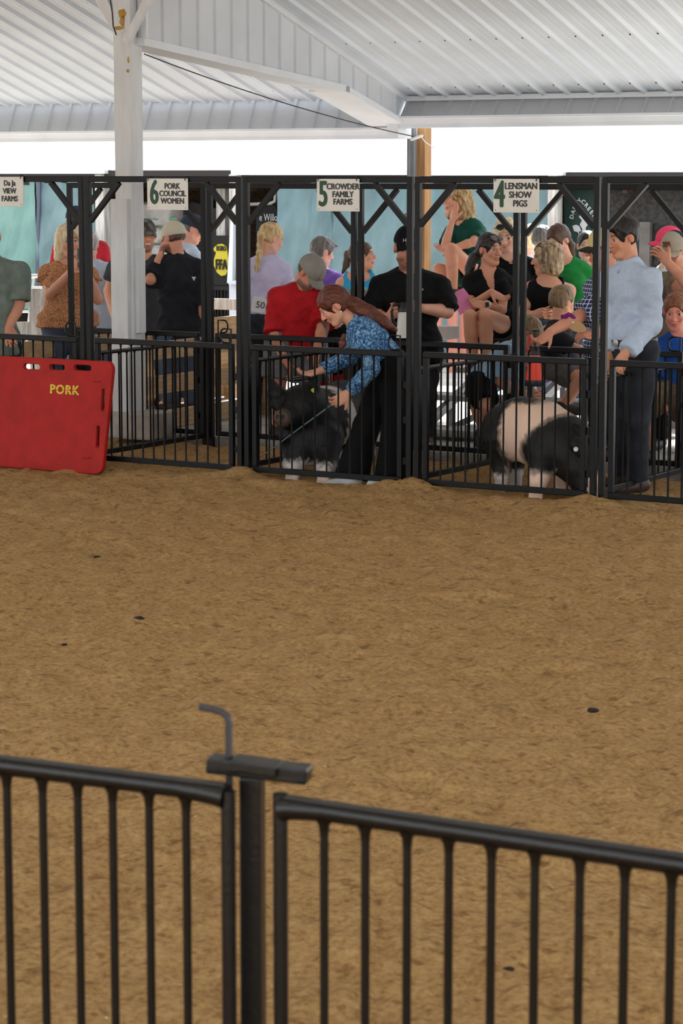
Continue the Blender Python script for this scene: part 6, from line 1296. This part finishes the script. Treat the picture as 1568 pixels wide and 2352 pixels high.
# ================================================================== PIGS
M_PIG = vcol_mat('pig_hide', 0.55, 0.6, 70, streak=(1, 1, 0.25))
PK, BK, WH = lin((248, 214, 190)), lin((17, 16, 17)), lin((206, 198, 194))
def smooth01(x, a, b): t = np.clip((x - a) / (b - a), 0, 1); return t * t * (3 - 2 * t)
# --- belted pig, side on, nose down to the right
Pp = lambda x, y, d: at(x, y, d)
root = thing('pig', np.array([*Pp(1220, 1100, 15.1)[:2], gz(Pp(1220, 1100, 15.1))]), 'black and pink belted pig with its nose to the dirt', 'pig', 'show pigs')
fp = Field(0.0085)
sp_ = [(1160, 985, 15.36, .155), (1195, 985, 15.25, .195), (1240, 996, 15.12, .205), (1286, 1018, 14.98, .185), (1315, 1045, 14.90, .150)]
fp.path([Pp(*q[:3]) for q in sp_], [q[3] for q in sp_], k=0.05)
fp.path([Pp(1315, 1045, 14.9), Pp(1338, 1082, 14.84), Pp(1348, 1118, 14.80), Pp(1352, 1140, 14.78)], [.145, .115, .075, .058], k=0.05)
fp.ell(Pp(1354, 1146, 14.77), np.array([.055, .05, .03]), k=0.02)
for sx, dd in ((-1, -0.16), (1, 0.10)):                                             # ears
    a = Pp(1322 + (6 if sx > 0 else 0), 1020, 14.86 + dd * 0.8); fp.path([a, a + np.array([0.035, -0.03, -0.03]), a + np.array([0.06, -0.06, -0.10])], [.045, .045, .012], k=0.02)
HZ = gz(Pp(1232, 1150, 14.85))
def pleg(F_, x0, y0, d0, xk, yk, dk, xf, df, r0, r1, rf):
    ft = Pp(xf, 1140, df); g_ = gz(ft); ft[2] = g_ + 0.03
    kn = Pp(xk, yk, dk); F_.path([Pp(x0, y0, d0), kn, ft + Z3 * 0.05], [r0, r1, rf], k=0.04)
    for s_ in (-1, 1): F_.cone(ft + E3 * s_ * 0.016 + Z3 * 0.03, ft + E3 * s_ * 0.02 - R3 * 0.02 + Z3 * -0.02, rf * 0.62, rf * 0.55, k=0.01)
    return ft
pleg(fp, 1150, 1010, 15.24, 1152, 1080, 15.22, 1151, 15.18, .125, .052, .042); pleg(fp, 1178, 1020, 15.5, 1182, 1080, 15.50, 1185, 15.45, .11, .05, .04)
pleg(fp, 1250, 1050, 14.92, 1238, 1100, 14.88, 1232, 14.86, .10, .056, .047); pleg(fp, 1300, 1050, 15.1, 1296, 1105, 15.08, 1292, 15.05, .09, .05, .044)
hd = Pp(1330, 1048, 14.86); rp0 = Pp(1112, 985, 15.38); ax_ = unit(Pp(1290, 1000, 14.98) - Pp(1150, 985, 15.38)); bl_ = Pp(1195, 985, 15.25); lt_ = unit(np.cross(ax_, Z3))
def pigcol(V):
    nz = 0.016 * snoise(V * np.array([1, 1, 0.5]), 60, 2) + 0.012 * snoise(V, 16, 5)
    t = (V - bl_) @ ax_; lateral = (V - bl_) @ lt_
    front = smooth01(-(np.linalg.norm((V - hd) * np.array([1, 1, 1.4]), axis=1) + nz), -0.40, -0.345)
    rear = smooth01(-(t + nz), -0.045, 0.005)
    dors = smooth01((V[:, 2] - bl_[2]) + nz * 0.5, 0.165, 0.19) * smooth01(-t, -0.30, -0.15)
    blk = np.clip(np.maximum(np.maximum(front, rear), dors), 0, 1)
    zg = V[:, 2] - HZ; low = smooth01(-zg - nz, -0.14, -0.10)
    lg = np.where(t > 0.05, smooth01(-zg - nz, -0.21, -0.15), low); isleg = np.linalg.norm((V - hd)[:, :2], axis=1) > 0.15
    blk = blk * (1 - lg * isleg)
    c = PK * (1 - blk[:, None]) + BK * blk[:, None]; wl = (low * (t < 0.05))[:, None]; c = c * (1 - wl) + WH * wl
    band = np.exp(-((blk - 0.5) / 0.3) ** 2)[:, None] * 0.35; return c * (1 - band) + lin((120, 112, 100)) * band
soft_obj('body', fp, M_PIG, root, col=pigcol, wrinkle=0.003, wf=12)
MB().lathe([(0.003, 0.006), (0.014, 0.005), (0.015, 0), (0.015, -0.004)], Pp(1322, 1032, 14.66), axis=unit([-0.35, -0.9, 0.1]), n=16).build('ear_tag', M_WHITE, root, smooth=True, label='round white ear tag')
# --- black pig facing the camera's left
root = thing('pig', np.array([*Pp(745, 1100, 15.55)[:2], gz(Pp(745, 1100, 15.55))]), 'black pig with a white shoulder stripe under the leaning girl', 'pig', 'show pigs')
fp = Field(0.008)
fp.path([Pp(716, 985, 15.86), Pp(742, 962, 15.98), Pp(790, 945, 16.28), Pp(838, 940, 16.55)], [.188, .203, .20, .168], k=0.06)
fp.ell(Pp(705, 1015, 15.80), np.array([.152, .14, .162]), k=0.06)
fp.path([Pp(712, 945, 15.80), Pp(692, 935, 15.74), Pp(678, 945, 15.70)], [.158, .138, .112], k=0.05)
fp.path([Pp(676, 950, 15.69), Pp(660, 958, 15.62), Pp(650, 962, 15.585)], [.092, .067, .056], k=0.04)
sn = Pp(647, 960, 15.565); fs_ = unit(sn - Pp(700, 930, 15.82)); fp.ell(sn, np.array([.053, .02, .057]), np.array([unit(np.cross(fs_, Z3)), fs_, unit(np.cross(np.cross(fs_, Z3), fs_))]), k=0.015)
sx_ = unit(np.cross(fs_, Z3))
for s_ in (-1, 1): fp.ell(sn + fs_ * 0.022 + sx_ * 0.019 * s_ + Z3 * 0.012, np.array([.011, .02, .013]), k=0.004, op='s')
fp.path([Pp(657, 1000, 15.70), Pp(672, 985, 15.74)], [.05, .08], k=0.04)             # jowl
fp.path([Pp(650, 922, 15.74), Pp(634, 905, 15.71), Pp(622, 872, 15.71)], [.062, .060, .014], k=0.02); fp.path([Pp(648, 930, 15.72), Pp(632, 930, 15.67)], [.05, .03], k=0.03)
fp.path([Pp(702, 895, 15.80), Pp(716, 880, 15.77), Pp(726, 862, 15.75)], [.057, .054, .014], k=0.02); fp.path([Pp(706, 900, 15.79), Pp(724, 895, 15.73)], [.05, .03], k=0.03)
pleg(fp, 680, 1010, 15.78, 673, 1068, 15.70, 672, 15.65, .10, .062, .049); pleg(fp, 752, 1010, 15.76, 748, 1068, 15.62, 745, 15.52, .11, .064, .051)
pleg(fp, 800, 1000, 16.3, 800, 1060, 16.32, 800, 16.3, .10, .05, .042); pleg(fp, 840, 980, 16.55, 842, 1040, 16.58, 842, 16.56, .10, .05, .042)
a_ = Pp(716, 975, 15.84); ax2 = unit(Pp(838, 940, 16.55) - a_); gz2 = gz(Pp(745, 1100, 15.5))
def pigcol2(V):
    nz = 0.03 * snoise(V * np.array([1, 1, 0.5]), 55, 2); t = (V - a_) @ ax2 + nz; zg = V[:, 2] - gz2 + nz
    belt_ = smooth01(t, 0.10, 0.14) * smooth01(-t, -0.26, -0.22); low = smooth01(-zg, -0.16, -0.11); w = np.maximum(belt_, low)[:, None]
    c = BK * (1 - w) + WH * w; pinkf = (low * smooth01(-zg, -0.09, -0.04))[:, None] * 0.6; c = c * (1 - pinkf) + PK * pinkf
    q = np.linalg.norm(V - sn, axis=1); sw = smooth01(-q, -0.075, -0.05)[:, None] * 0.75; c = c * (1 - sw) + lin((92, 76, 68)) * sw
    for s_ in (-1, 1):
        e_ = Pp(666 if s_ < 0 else 696, 930, 15.62); c[np.linalg.norm(V - e_, axis=1) < 0.022] = lin((60, 46, 40))
    return c
soft_obj('body', fp, M_PIG, root, col=pigcol2, wrinkle=0.003, wf=12)
MB().lathe([(0.009, 0.004), (0.015, 0.003), (0.015, -0.003), (0.009, -0.004)], Pp(719, 897, 15.665), axis=unit([-0.3, -0.95, 0.1]), n=16).build('ear_tag', mat('yellow_ear_tag', (190, 184, 60), rough=0.5), root, smooth=True, label='yellow ring ear tag')
